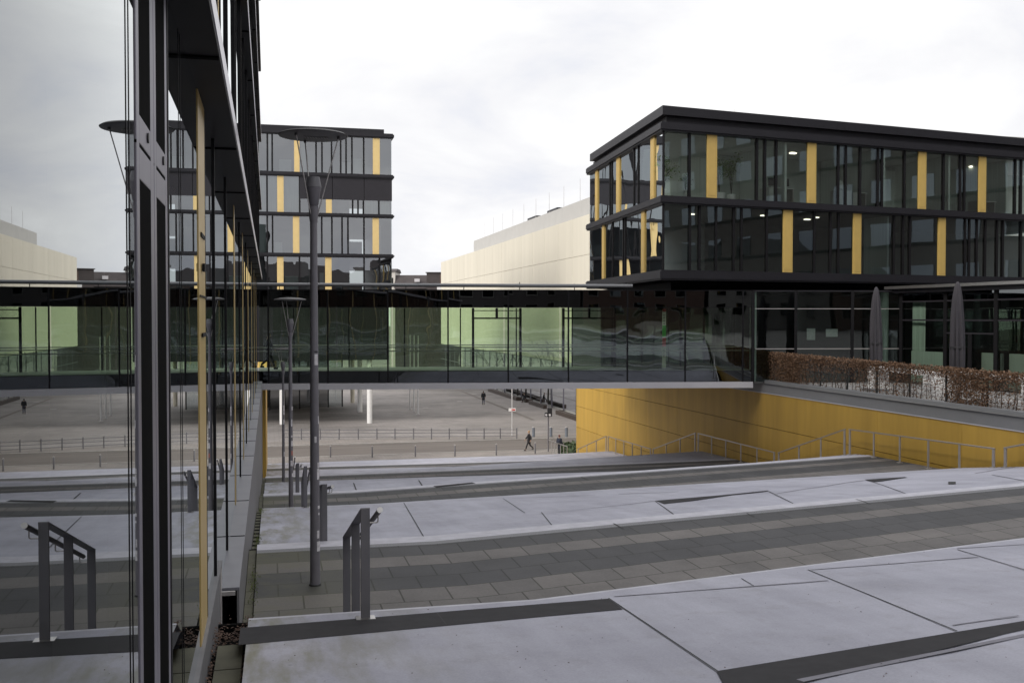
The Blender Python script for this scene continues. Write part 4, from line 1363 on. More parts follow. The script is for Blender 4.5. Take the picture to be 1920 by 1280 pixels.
t, f, L, zt_, zb2, rf = skyline(742, 822, 515, 541, 225, 'row_house', 'brown roofed house with a skylight on the skyline beside the cream hall', 'grey_wall', 'roof_tile')
mb = MB(); f.box(mb, L * .44, L * .56, zb2 + 1.5, zb2 + 2.2, -.6, -.1); obj('skylight', mb, M['sticker'], rf)
for i in range(4):
    fpart(f, 'window', M['frame'], t, L * (.12 + .22 * i), L * (.2 + .22 * i), zb2 - 3, zb2 - 1.2, -.01, .05)
t, f, L, zt_, zb2, rf = skyline(732, 741, 503, 509, 226, 'narrow_house', 'narrow pale gable end between the office block and the brown roof', 'render_wall', 'roof_tile')
fpart(f, 'window', M['frame'], t, L * .3, L * .6, zb2 - 3, zb2 - 1.4, -.01, .05)
t, f, L, zt_, zb2, rf = skyline(800, 845, 509, 511, 215, 'roof_terrace_house', 'boxy dark top storey with white balcony at the end of the cream hall', 'roof_tile', 'roof_tile')
fpart(f, 'balcony', M['white'], t, L * .45, L * .95, zb2 - 3.7, zb2 - 2.6, .02, 1.2)
fpart(f, 'window', M['brick'], t, L * .55, L * .75, zb2 - 2.4, zb2 - .4, -.01, .04)
fpart(f, 'window', M['white'], t, L * .78, L * .82, zb2 - 2.4, zb2 - .4, -.01, .04)

# ------------------------------------------------------------------ what the glass mirrors: street houses behind the camera, an office block to the right
bl = thing('grey_office_building', 'dark grey office building with strip windows off to the right, mirrored in the upper glass', 'office building', (66, 10, -3))
mb = MB(); mb.box(62, 84, -40, 40, -3, 32); obj('wall', mb, M['grey_wall'], bl)
for zi in (-1.2, 2.6, 6.4, 10.2, 14.0, 17.8, 21.6, 25.4):
    for j in range(18):
        y = -37 + 4.25 * j
        mb = MB(); mb.box(61.93, 62.0, y, y + 2.1, zi, zi + 1.9); obj('window', mb, M['g_sky'], bl)
    mb = MB(); mb.box(61.9, 61.99, -40, 40, zi - .25, zi - .03); obj('sill', mb, M['frame'], bl)
for i, (x0, x1, h, wm) in enumerate(((-26, -8, 9, 'brick'), (-7.5, 10, 11, 'grey_wall'), (10.5, 27, 9.5, 'brick'), (27.5, 44, 12, 'old_plaster'), (44.5, 60, 10, 'brick'))):
    lab = ['brick house at the far left of the upper street', 'pale rendered house behind the upper street, second from the left', 'brick house in the middle of the upper street',
           'tall pale rendered house on the upper street', 'brick house at the right end of the upper street'][i]
    t = thing('street_house', lab, 'house', ((x0 + x1) / 2, -55, -.85), 'houses along the upper street')
    mb = MB(); mb.box(x0, x1, -62, -50, -1.5, h - .85); obj('wall', mb, M[wm], t)
    mb = MB(); mb.prism([Vector((x0 - .3, -49.6, h - .85)), Vector((x0 - .3, -56, h + 3.4)), Vector((x0 - .3, -62.4, h - .85))], (x1 - x0 + .6, 0, 0)); obj('roof', mb, M['roof_tile'], t)
    nw_ = int((x1 - x0) // 3)
    for zi in range(int(h // 3.1)):
        for j in range(nw_):
            x = x0 + .9 + 3 * j
            mb = MB(); mb.box(x, x + 1.3, -50, -49.93, .2 + zi * 3.0, 1.9 + zi * 3.0)
            w = obj('window', mb, M['g_spandrel'], t)
            mb = MB(); mb.box(x - .08, x + 1.38, -49.93, -49.88, .08 + zi * 3.0, .19 + zi * 3.0); mb.box(x - .08, x, -49.93, -49.89, .2 + zi * 3.0, 1.95 + zi * 3.0); mb.box(x + 1.3, x + 1.38, -49.93, -49.89, .2 + zi * 3.0, 1.95 + zi * 3.0)
            obj('frame', mb, M['old_plaster'], w)

# ------------------------------------------------------------------ street lamps
def make_lamp(loc, label):
    t = thing('street_lamp', label, 'street lamp', loc, 'street lamps along the left side of the stairs')
    c = Vector(loc)
    mb = MB(); mb.lathe([(.066, -.05), (.064, 0.3), (.045, 4.72)], c, 20); obj('pole', mb, M['pole'], t, smooth=True)
    mb = MB(); mb.lathe([(.078, -.03), (.078, .015), (.066, .02)], c, 20); obj('base_plate', mb, M['joint'], t)
    mb = MB(); mb.lathe([(.048, 4.70), (.058, 4.78), (.063, 4.90), (.05, 4.905)], c, 20); obj('collar', mb, M['pole'], t, smooth=True)
    mb = MB(); mb.lathe([(.05, 4.906), (.062, 4.92), (.098, 5.145)], c, 24); ul_ = obj('uplight', mb, M['pole'], t, smooth=True)
    mb = MB(); mb.lathe([(.101, 5.147), (.099, 5.165), (.078, 5.28), (.07, 5.28), (.06, 5.2)], c, 24); obj('shade', mb, M['rail_paint'], ul_, smooth=True)
    mb = MB(); mb.lathe([(.02, 5.79), (.40, 5.795), (.436, 5.802), (.442, 5.812), (.41, 5.832), (.25, 5.862), (.05, 5.875)], c, 48); d_ = obj('reflector_disc', mb, M['lamp_dark'], t, smooth=True)
    mb = MB()
    for i in range(9):
        x = -.12 + .035 * i
        mb.add([c + Vector((x, -.05, 5.788)), c + Vector((x + .02, -.05, 5.778)), c + Vector((x + .035, .06, 5.778)), c + Vector((x + .015, .06, 5.788))], [(0, 1, 2, 3)])
    obj('louvre', mb, M['lens'], d_)
    for i in range(3):
        a = R_(-13.5 + 120 * i)
        e_ = Vector((math.cos(a), math.sin(a), 0))
        mb = MB(); mb.tube(c + e_ * .055 + Vector((0, 0, 4.80)), c + e_ * .325 + Vector((0, 0, 5.79)), .0075, n=8); obj('rod', mb, M['galv'], t, smooth=True)
        mb = MB(); mb.tube(c + e_ * .325 + Vector((0, 0, 5.765)), c + e_ * .325 + Vector((0, 0, 5.793)), .018, n=10); obj('socket', mb, M['lamp_dark'], t)
    return t


def pole_sticker(t, z0, z1, ang, wid, mt):
    c = Vector(t.location); mb = MB()
    n = 4
    for i in range(n):
        vs = []
        for aa, z in ((i, z0), (i + 1, z0), (i + 1, z1), (i, z1)):
            r = .0655 - .0046 * z + .0012
            a = ang + wid * (aa / n - .5)
            vs.append(c + Vector((r * math.cos(a), r * math.sin(a), z)))
        mb.add(vs, [(0, 1, 2, 3)])
    obj('sticker', mb, M[mt], t)


lamps = []
for y, lab in ((13.33, 'nearest and tallest looking street lamp with stickers on its pole'),
               (28.75, 'second street lamp down the stairs, its disc in front of the bridge glass'),
               (44.5, 'third and farthest street lamp, just before the bridge')):
    lamps.append(make_lamp((1.07, y, G(1.07, y)), lab))
for z0, z1, a, w, mt in ((2.86, 3.00, -1.1, .9, 'sticker'), (3.02, 3.04, -1.1, .9, 'black'), (1.38, 1.52, -.75, .7, 'sticker'), (1.53, 1.60, -.7, .5, 'sticker'), (1.0, 1.04, -.6, .7, 'sticker'),
                         (.92, .95, -.6, .5, 'sticker'), (.62, .72, -.9, .6, 'sticker'), (.45, .58, -.8, .8, 'sticker'), (1.86, 1.94, -1.4, .5, 'sticker'), (2.1, 2.2, -.5, .4, 'sticker')):
    pole_sticker(lamps[0], z0, z1, a, w, mt)
for z0, z1, a, w, mt in ((1.2, 1.35, -1.2, 1.1, 'sticker'), (1.5, 1.62, -.9, .9, 'sticker_red'), (1.75, 1.9, -.9, .9, 'sticker'), (2.3, 2.5, -1, .7, 'sticker'), (.9, 1.0, -.7, .9, 'sticker'), (2.0, 2.05, -1, .7, 'sticker'), (2.75, 2.85, -.6, .8, 'sticker')):
    pole_sticker(lamps[1], z0, z1, a, w, mt)
for z0, z1, a, w, mt in ((3.0, 3.4, -.9, 1.2, 'sticker'), (2.6, 2.8, -1, .9, 'sticker'), (1.2, 1.4, -.9, .9, 'sticker')):
    pole_sticker(lamps[2], z0, z1, a, w, mt)


# ------------------------------------------------------------------ short handrails on the flights by the left building
def handrail(y0, y1, label):
    x = 1.335
    gz = [G_step(x, y0), None, G_step(x, y1)]
    ym = y0 + (y1 - y0) * .46
    gz[1] = G_step(x, ym)
    t = thing('handrail', label, 'handrail', (x, y0, gz[0]), 'short handrails on the left side flights')
    top0, top1 = gz[0] + 1.0, gz[2] + 1.02
    tm = top0 + (top1 - top0) * .46
    for y, g, tp in ((y0, gz[0], top0), (ym, gz[1], tm), (y1, gz[2], top1)):
        mb = MB(); mb.box(x - .041, x + .041, y - .012, y + .012, g, tp); p_ = obj('post', mb, M['rail_paint'], t, bevel=.003)
        mb = MB(); mb.box(x - .085, x + .085, y - .06, y + .06, g, g + .014); obj('foot_plate', mb, M['steel'], p_)
    sl = (top1 - top0) / (y1 - y0)
    mb = MB(); mb.bar((x, y0 - .012, top0 - .004), (x, y1 + .012, top1 - .004), .082, .012); obj('top_bar', mb, M['rail_paint'], t)
    tx = x + .115
    z_ = lambda y: top0 - .045 + sl * (y - y0)
    mb = MB(); mb.tube((tx, y0 - .16, z_(y0 - .16)), (tx, y1 + .22, z_(y1 + .22)), .0235, n=16); g_ = obj('grip_tube', mb, M['pole'], t, smooth=True)
    mb = MB(); mb.tube((tx, y0 - .164, z_(y0 - .164)), (tx, y0 - .159, z_(y0 - .159)), .0265, n=16); obj('end_cap', mb, M['white'], g_)  # white colour stands for the bright highlight on the steel cap
    for y in (y0, ym, y1):
        mb = MB(); zz = z_(y)
        mb.tube((x + .03, y, zz - .09), (tx - .01, y, zz - .09), .006, n=8); mb.tube((tx - .01, y, zz - .09), (tx, y, zz - .08), .006, n=8); mb.tube((tx, y, zz - .08), (tx, y, zz - .02), .006, n=8)
        obj('bracket', mb, M['galv'], t)
    return t


handrail(9.11, 11.40, 'nearest short grey handrail on the first flight, foot plate on the dark strip')
handrail(16.06, 17.55, 'second short handrail, half hidden by the nearest lamp post')
handrail(24.75, 26.9, 'third short handrail just beyond the nearest lamp post')
handrail(31.6, 33.0, 'fourth short handrail beside the second lamp post')
handrail(40.2, 42.4, 'farthest short handrail near the third lamp post')

# ------------------------------------------------------------------ zigzag railings along the ochre wall
XRL = 22.3


def railing(y0, y1, h0, h1, n, label):
    """h0, h1: how far the rail lies below the eye at its two ends"""
    t = thing('wall_railing', label, 'railing', (XRL, y0, G(XRL, y0)), 'railings along the ochre wall')
    for i in range(n):
        y = y0 + .06 + (y1 - y0 - .12) * i / (n - 1)
        zt_ = -(h0 + (h1 - h0) * (y - y0) / (y1 - y0))
        wide = i in (0, n - 1)
        gz = min(G_step(XRL, y), G(XRL, y))
        mb = MB(); w = .05 if wide else .035
        mb.box(XRL - .02, XRL + .02, y - w, y + w, gz - .02, zt_ - .02); p_ = obj('post', mb, M['galv'], t)
        mb = MB(); mb.box(XRL - .08, XRL + .08, y - .08, y + .08, gz - .01, gz + .015); obj('foot_plate', mb, M['galv'], p_)
    mb = MB(); mb.bar((XRL, y0, -h0), (XRL, y1, -h1), .06, .05); obj('top_rail', mb, M['steel'], t, bevel=.008)
    return t


railing(20.6, 26.5, 2.45, 3.95, 4, 'sloping steel railing at the right edge of the picture')
railing(26.9, 35.0, 4.02, 4.28, 6, 'nearest level steel railing beside the ochre wall, six posts')
railing(35.25, 40.6, 4.30, 5.92, 4, 'sloping railing down the flight left of the nearest level railing')
railing(40.9, 49.2, 5.94, 6.0, 6, 'second level railing along the ochre wall')
railing(49.5, 55.6, 6.02, 7.64, 4, 'sloping railing beyond the second level railing')
railing(55.9, 63.7, 7.66, 7.8, 6, 'third level railing under the bridge end of the ochre wall')
railing(64.0, 70.4, 7.82, 9.5, 4, 'farthest sloping railing at the far end of the ochre wall')

# ------------------------------------------------------------------ hedge on the coping
HX0, HX1 = XW + .16, XW + .42
hy0, hy1 = 24.0, 47.3
hd = thing('hedge', 'thin clipped brown beech hedge on a trellis along the terrace edge', 'hedge', (XW + .3, 36, -2.86))
rnd = random.Random(5)
ztop = lambda y: -1.66 + (y - 31.5) / 15.0 * .15
# bare patches, fuller clumps
def density(y, h):
    """h 0 bottom .. 1 top"""
    clump = .5 + .5 * math.sin(y * 1.7 + 1.3) * math.sin(y * .63 + .4)
    base = 0.16 + 0.55 * max(0, (h - .28)) + .75 * max(0, (h - .70)) * 2
    if y > 40.5: base += .35
    if 28.3 < y < 30.2: base += .28
    if 30.2 < y < 39.5 and h < .72: base *= .5
    if y < 28 and h < .72: base *= .5
    if 36 < y < 39.5 and h < .5: base *= .4
    return min(1.0, base * (.55 + .8 * clump))


lf = MB()
n_leaf = 0
while n_leaf < 42000:
    y = rnd.uniform(hy0, hy1); h = rnd.random()
    if rnd.random() > density(y, h): continue
    zt_ = ztop(y); z = -2.86 + (zt_ + 2.86) * h + rnd.gauss(0, .02)
    x = rnd.uniform(HX0, HX1) + rnd.gauss(0, .03)
    d_ = Vector((rnd.uniform(-1, 1), rnd.uniform(-1, 1), rnd.uniform(-1, .6))).normalized()
    s_ = d_.cross(Vector((rnd.uniform(-1, 1), rnd.uniform(-1, 1), rnd.uniform(-1, 1)))).normalized()
    l_ = rnd.uniform(.04, .085); b0 = Vector((x, y, z))
    lf.add([b0, b0 + d_ * l_ * .5 + s_ * l_ * .32, b0 + d_ * l_, b0 + d_ * l_ * .5 - s_ * l_ * .32], [(0, 1, 2, 3)])
    n_leaf += 1
obj('foliage', lf, M['leaf_brown'], hd)
mb = MB()
y = hy0
while y < hy1:
    zt_ = ztop(y); x = rnd.uniform(HX0 + .05, HX1 - .05); p = Vector((x, y, -2.9)); rr_ = rnd.uniform(.008, .02)
    for q in range(4):
        nx = p + Vector((rnd.gauss(0, .025), rnd.gauss(0, .05), (zt_ + 2.9) / 4 * rnd.uniform(.85, 1.02)))
        mb.tube(p, nx, rr_ * (1 - q * .2), rr_ * (.8 - q * .2), 5, False)
        for w in range(5):
            s0 = p.lerp(nx, rnd.random()); e_ = s0 + Vector((rnd.gauss(0, .06), rnd.gauss(0, .18), rnd.uniform(.05, .28)))
            if e_.z < zt_ + .02: mb.tube(s0, e_, .005, .002, 4, False)
        p = nx
    y += rnd.uniform(.16, .34)
obj('stems', mb, M['twig'], hd)
for z in (-2.72, -2.52, -2.32, -2.12, -1.92):
    mb = MB(); mb.tube((XW + .3, hy0, z), (XW + .3, hy1, z), .006, n=5); obj('trellis_wire', mb, M['wire'], hd)
y = hy0 + .3
while y < hy1:
    mb = MB(); mb.box(XW + .27, XW + .33, y - .025, y + .025, -2.86, ztop(y) - .05); obj('trellis_post', mb, M['wire'], hd)
    y += 2.05

# ------------------------------------------------------------------ parasols and white tables on the terrace
def make_parasol(px, d, label):
    q = P(px, 597, d); c = Vector((q.x, q.y, ZTE))
    t = thing('parasol', label, 'parasol', c, 'folded parasols on the terrace')
    mb = MB(); mb.tube(c, c + Vector((0, 0, 4.25)), .035, n=12); obj('pole', mb, M['galv'], t, smooth=True)
    mb = MB(); n = 32; prof = [(.17, 1.15), (.21, 1.3), (.212, 1.8), (.205, 2.5), (.185, 3.1), (.155, 3.7), (.11, 4.12), (.07, 4.24), (.03, 4.3), (.004, 4.31)]
    rn = random.Random(int(px))
    ph = rn.uniform(0, 6)
    vs = []
    for k, (r, z) in enumerate(prof):
        for i in range(n):
            a = 2 * math.pi * i / n
            rr2 = r * (1 + (.24 * math.sin(8 * a + ph + z * .6) + .07 * math.sin(17 * a + ph * 2)) * min(1, (4.3 - z)))
            vs.append(c + Vector((rr2 * math.cos(a), rr2 * math.sin(a), z + (.06 * math.sin(8 * a + ph) if k == 0 else 0))))
    fs = [(k * n + i, k * n + (i + 1) % n, (k + 1) * n + (i + 1) % n, (k + 1) * n + i) for k in range(len(prof) - 1) for i in range(n)]
    mb.add(vs, fs); obj('canopy', mb, M['parasol'], t, smooth=True)
    mb = MB(); mb.lathe([(.235, 1.93), (.238, 1.95), (.238, 1.99), (.235, 2.01)], c, 24); obj('strap', mb, M['black'], t)
    mb = MB(); mb.box(c.x - .4, c.x + .4, c.y - .4, c.y + .4, ZTE + .001, ZTE + .09); obj('base', mb, M['coping'], t, bevel=.01)
    return t


make_parasol(1642.5, 42.0, 'folded dark parasol left of the two, before the dark glazed ground floor')
make_parasol(1795, 36.0, 'folded dark parasol right of the two, before the wing with the silver roof edge')


def make_table(pa, pb, d0, d1, h, label):
    a, b_ = P(pa, 597, d0), P(pb, 597, d1)
    u = V2(b_ - a); f = Face(a, u, (u.y, -u.x)); L = u.length
    t = thing('white_table', label, 'table', f.pt(L / 2, ZTE, -.4), 'white tables behind the hedge')
    fpart(f, 'tabletop', M['white'], t, 0, L, ZTE + h - .13, ZTE + h, -.8, 0, .01)
    fpart(f, 'leg', M['white'], t, 0, .38, ZTE, ZTE + h - .131, -.78, -.02, .01)
    fpart(f, 'leg', M['white'], t, L - .55, L, ZTE, ZTE + h - .131, -.78, -.02, .01)


make_table(1626, 1744, 42.5, 37.2, 1.0, 'left white block table behind the hedge, under the first parasol')
make_table(1773, 1935, 37.2, 32.3, 1.06, 'right white block table behind the hedge at the picture edge')

# ------------------------------------------------------------------ street furniture beyond the stairs
def bollard(px, py, h, r, mt, label, group):
    c = hit_z(px, py, -11.2) if py < 856.5 else Vector((*hit_z(px, py, -11.2).xy, -11.2))
    t = thing('bollard', label, 'bollard', c, group)
    mb = MB(); mb.lathe([(r, 0), (r, h - .12), (r * .9, h - .11), (r * .9, h - .09)], c, 14); obj('shaft', mb, M[mt], t, smooth=True)
    mb = MB(); mb.lathe([(r, h - .089), (r, h - .02), (r * .7, h)], c, 14); obj('cap', mb, M['galv'], t, smooth=True)


labs = ['thin bollard at the street edge, leftmost of the row just right of the lamp posts', 'second thin bollard from the left at the street edge', 'third thin bollard of the street edge row',
        'fourth thin bollard of the street edge row', 'fifth thin bollard, left of the walking blonde person', 'thin bollard in front of the walking blonde person']
for px, py, lb_ in zip((619.7, 698, 778.8, 853, 930.6, 1003.5), (857, 857, 856, 855, 853, 850.5), labs):
    bollard(px, py, .95, .06, 'rail_paint', lb_, 'thin bollards along the street edge')
for px, lb_ in ((1000.3, 'stout blue grey bollard behind the walking person'), (1033, 'middle stout blue grey bollard behind the signal post'), (1062, 'stout blue grey bollard nearest the ochre wall')):
    bollard(px, 818.5, .95, .14, 'bollard_blue', lb_, 'stout bollards at the far kerb')

fpx = [564, 599.6, 635, 671, 706, 740, 775, 808.6, 842, 875, 907.5, 938, 969]
q0 = hit_z(530, 824, -11.2); q1 = hit_z(969, 822.5, -11.2)
fn = thing('street_fence', 'low three rail pedestrian fence along the far kerb', 'fence', q0)
dirf = (q1 - q0)
FNF = Face(q0, dirf, (dirf.y, -dirf.x))
for px in fpx + [531]:
    a = FNF.s_of(px)
    mb = MB(); mb.tube(FNF.pt(a, -11.2), FNF.pt(a, -10.18), .055, n=10); obj('post', mb, M['rail_paint'], fn, smooth=True)
for z in (-10.32, -10.62, -10.95):
    mb = MB(); mb.tube(FNF.pt(0, z), FNF.pt(dirf.length, z), .028, n=8); obj('rail', mb, M['rail_paint'], fn)

q = hit_z(960, 816, -11.2)
sp = thing('sign_post', 'thin white post with a small red and white arrow sign on the plaza', 'sign', q)
mb = MB(); mb.tube(q, q + Vector((0, 0, 6.6)), .045, n=10); obj('post', mb, M['flagpole'], sp)
mb = MB(); u = RT
def sgn(mb, a0, a1, z0, z1, k):
    o = q + Vector((0, 0, 0)) - FW * k
    mb.hexa([o + u * a0 + Vector((0, 0, z0)), o + u * a1 + Vector((0, 0, z0)), o + u * a1 - FW * .02 + Vector((0, 0, z0)), o + u * a0 - FW * .02 + Vector((0, 0, z0))],
            [o + u * a0 + Vector((0, 0, z1)), o + u * a1 + Vector((0, 0, z1)), o + u * a1 - FW * .02 + Vector((0, 0, z1)), o + u * a0 - FW * .02 + Vector((0, 0, z1))])
sgn(mb, -.32, .36, 2.32, 2.62, .06); s_ = obj('sign_board', mb, M['white'], sp)
mb = MB(); sgn(mb, .06, .30, 2.40, 2.54, .09); sgn(mb, -.02, .02, 2.34, 2.60, .09); obj('red_field', mb, M['sign_red'], s_)

q = hit_z(1028, 846, -11.2)
ts = thing('signal_post', 'dark signal post with box heads near the walking person', 'traffic signal', q)
mb = MB(); mb.tube(q, q + Vector((0, 0, 3.75)), .06, n=10); obj('post', mb, M['pole'], ts)
for a, z0, z1, w in ((.12, 2.95, 3.7, .2), (-.18, 2.95, 3.3, .13)):
    mb = MB(); c = q + u * a
    mb.hexa([c - u * w + Vector((0, 0, z0)) + FW * .15, c + u * w + Vector((0, 0, z0)) + FW * .15, c + u * w + Vector((0, 0, z0)) - FW * .15, c - u * w + Vector((0, 0, z0)) - FW * .15],
            [c - u * w + Vector((0, 0, z1)) + FW * .15, c + u * w + Vector((0, 0, z1)) + FW * .15, c + u * w + Vector((0, 0, z1)) - FW * .15, c - u * w + Vector((0, 0, z1)) - FW * .15])
    hb = obj('signal_head', mb, M['black'], ts, bevel=.03)
    mb = MB(); mb.tube(c - FW * .16 + Vector((0, 0, z0 + .15)), c - FW * .2 + Vector((0, 0, z0 + .15)), .09, n=12); obj('lens', mb, M['sticker'], hb)
mb = MB(); mb.tube(q + Vector((0, 0, 3.75)), q + Vector((0, 0, 4.1)) - u * .12, .03, n=8); obj('bracket', mb, M['pole'], ts)

for px, py, lab in ((784, 777, 'white flagpole nearest of three on the plaza'), (776.5, 772, 'middle white flagpole of three on the plaza'), (769, 767, 'farthest white flagpole of three on the plaza')):
    q = hit_z(px, py, -11.2)
    t = thing('flagpole', lab, 'flagpole', q, 'flagpoles on the plaza')
    mb = MB(); mb.lathe([(.11, 0), (.10, 2), (.06, 9.2)], q, 12); obj('pole', mb, M['flagpole'], t, smooth=True)
    mb = MB(); mb.lathe([(.22, 0), (.22, .05), (.12, .06)], q, 14); obj('foot_plate', mb, M['galv'], t)

# planters along the hall
for (ax, ay, bx, by, lab) in ((928, 733, 968, 751, 'long brown planter edge by the hall glazing, farthest'), (991, 757, 1030, 766, 'middle brown planter edge by the hall glazing'), (1051, 776, 1080, 789, 'nearest brown planter edge beside the ochre wall end')):
    a, b_ = hit_z(ax, ay, -11.2), hit_z(bx, by, -11.2)
    t = thing('planter', lab, 'planter', a, 'planters along the hall')
    y0, y1 = sorted((a.y, b_.y)); x0 = min(a.x, b_.x)
    x1 = XH - 1.0
    mb = MB()
    mb.box(x0, x0 + .3, y0, y1, -11.2, -10.72); mb.box(x0 + .3, x1, y0, y0 + .3, -11.2, -10.72); mb.box(x0 + .3, x1, y1 - .3, y1, -11.2, -10.72)
    obj('edge', mb, M['planter'], t)
    mb = MB(); mb.box(x0 + .3, x1, y0 + .3, y1 - .3, -11.2, -10.82); obj('soil', mb, M['soil'], t)

# bare trees on the plaza
def bare_tree(base, h, label, seed):
    rn = random.Random(seed)
    t = thing('bare_tree', label, 'tree', base, 'bare trees on the plaza')
    tr, cr = MB(), MB()
    top = base + Vector((rn.gauss(0, .1), rn.gauss(0, .1), h * .34))
    tr.tube(base, top, .13, .09, 10)
    obj('trunk', tr, M['bark'], t, smooth=True)

    def grow(p, d, l, r, lv):
        e_ = p + d * l
        cr.tube(p, e_, r, r * .65, 5, False)
        if lv == 0: return
        for i in range(rn.choice((2, 3, 3))):
            nd = (d + Vector((rn.gauss(0, .45), rn.gauss(0, .45), rn.gauss(.12, .25)))).normalized()
            grow(p + d * l * rn.uniform(.55, 1.0), nd, l * rn.uniform(.6, .82), r * .6, lv - 1)
    for i in range(5):
        a = rn.uniform(0, 6.28)
        grow(top - Vector((0, 0, rn.uniform(0, .12) * h)), Vector((math.cos(a) * .5, math.sin(a) * .5, .85)).normalized(), h * .21, .035, 4)
    obj('crown', cr, M['bark'], t)


for i, (px, py, h, lab) in enumerate(((1010, 758, 11.0, 'bare tree in the middle planter before the hall'), (1062, 779, 12.0, 'large bare tree in the nearest planter by the ochre wall end'),
                                      (955, 742, 10.0, 'bare tree in the farthest planter seen through the bridge'), (921, 729, 10.0, 'small bare tree seen through the bridge, leftmost'))):
    q = hit_z(px, py, -10.85)
    q.x = max(q.x, 0) + (1.2 if i != 3 else 0)
    bare_tree(Vector((q.x, q.y, -10.85 if i != 3 else -11.2)), h, lab, 20 + i)

# ivy bed and low rail at the foot of the ochre wall
q0, q1 = hit_z(1043, 826, -11.2), hit_z(1081, 832, -11.2)
mb = MB()
rn = random.Random(3)
bx0, bx1, by0, by1 = 23.0, 31, 78.4, 83.2
for i in range(2600):
    x, y = rn.uniform(bx0, bx1), rn.uniform(by0, by1)
    if (x - .507) / y < math.tan(PSI + math.atan((1042 - 960) / FPX)) + .004: continue
    z = -10.95 + .5 * (x - bx0) / (bx1 - bx0) + rn.gauss(0, .12)
    d_ = Vector((rn.uniform(-1, 1), rn.uniform(-1, 1), rn.uniform(-.2, 1))).normalized(); s_ = d_.orthogonal().normalized(); l_ = rn.uniform(.15, .35)
    b0 = Vector((x, y, z))
    mb.add([b0, b0 + d_ * l_ * .5 + s_ * l_ * .35, b0 + d_ * l_, b0 + d_ * l_ * .5 - s_ * l_ * .35], [(0, 1, 2, 3)])
iv = obj('ivy_bed', mb, M['ivy']); iv['kind'] = 'stuff'; iv['label'] = 'low green ground cover at the foot of the ochre wall'
a, b_ = hit_z(1029, 846, -11.2), Vector((22.2, 72.8, 0))
b_.z = G(22.2, 72.8)
lr = thing('ramp_railing', 'low steel railing in front of the green bed where a person leans', 'railing', a)
mb = MB(); mb.bar(a + Vector((0, 0, .95)), Vector((b_.x, b_.y, b_.z + .95)), .06, .06); obj('top_rail', mb, M['steel'], lr)
for i in range(7):
    f_ = i / 6; q = a.lerp(b_, f_); g = G(q.x, q.y)
    mb = MB(); mb.tube((q.x, q.y, g), (q.x, q.y, a.z + (b_.z - a.z) * f_ + .94), .03, n=8); obj('post', mb, M['galv'], lr)

# ------------------------------------------------------------------ people
def skin_mesh(name, verts, edges, radii, mat, parent, sub=2):
    me = bpy.data.meshes.new(name)
    me.from_pydata([Vector(v) for v in verts], edges, [])
    me.materials.append(mat)
    o = bpy.data.objects.new(name, me); COL.objects.link(o); o.parent = parent
    sk = o.modifiers.new("skin", 'SKIN'); sk.use_smooth_shade = True
    lay = me.skin_vertices[0] if me.skin_vertices else None
    if lay is None:
        bpy.context.view_layer.objects.active = o
        lay = me.skin_vertices[0]
    for i, r in enumerate(radii):
        lay.data[i].radius = (r, r) if not isinstance(r, tuple) else r
        lay.data[i].use_root = (i == 0)
    ss = o.modifiers.new("smooth", 'SUBSURF'); ss.levels = sub; ss.render_levels = sub
    return o


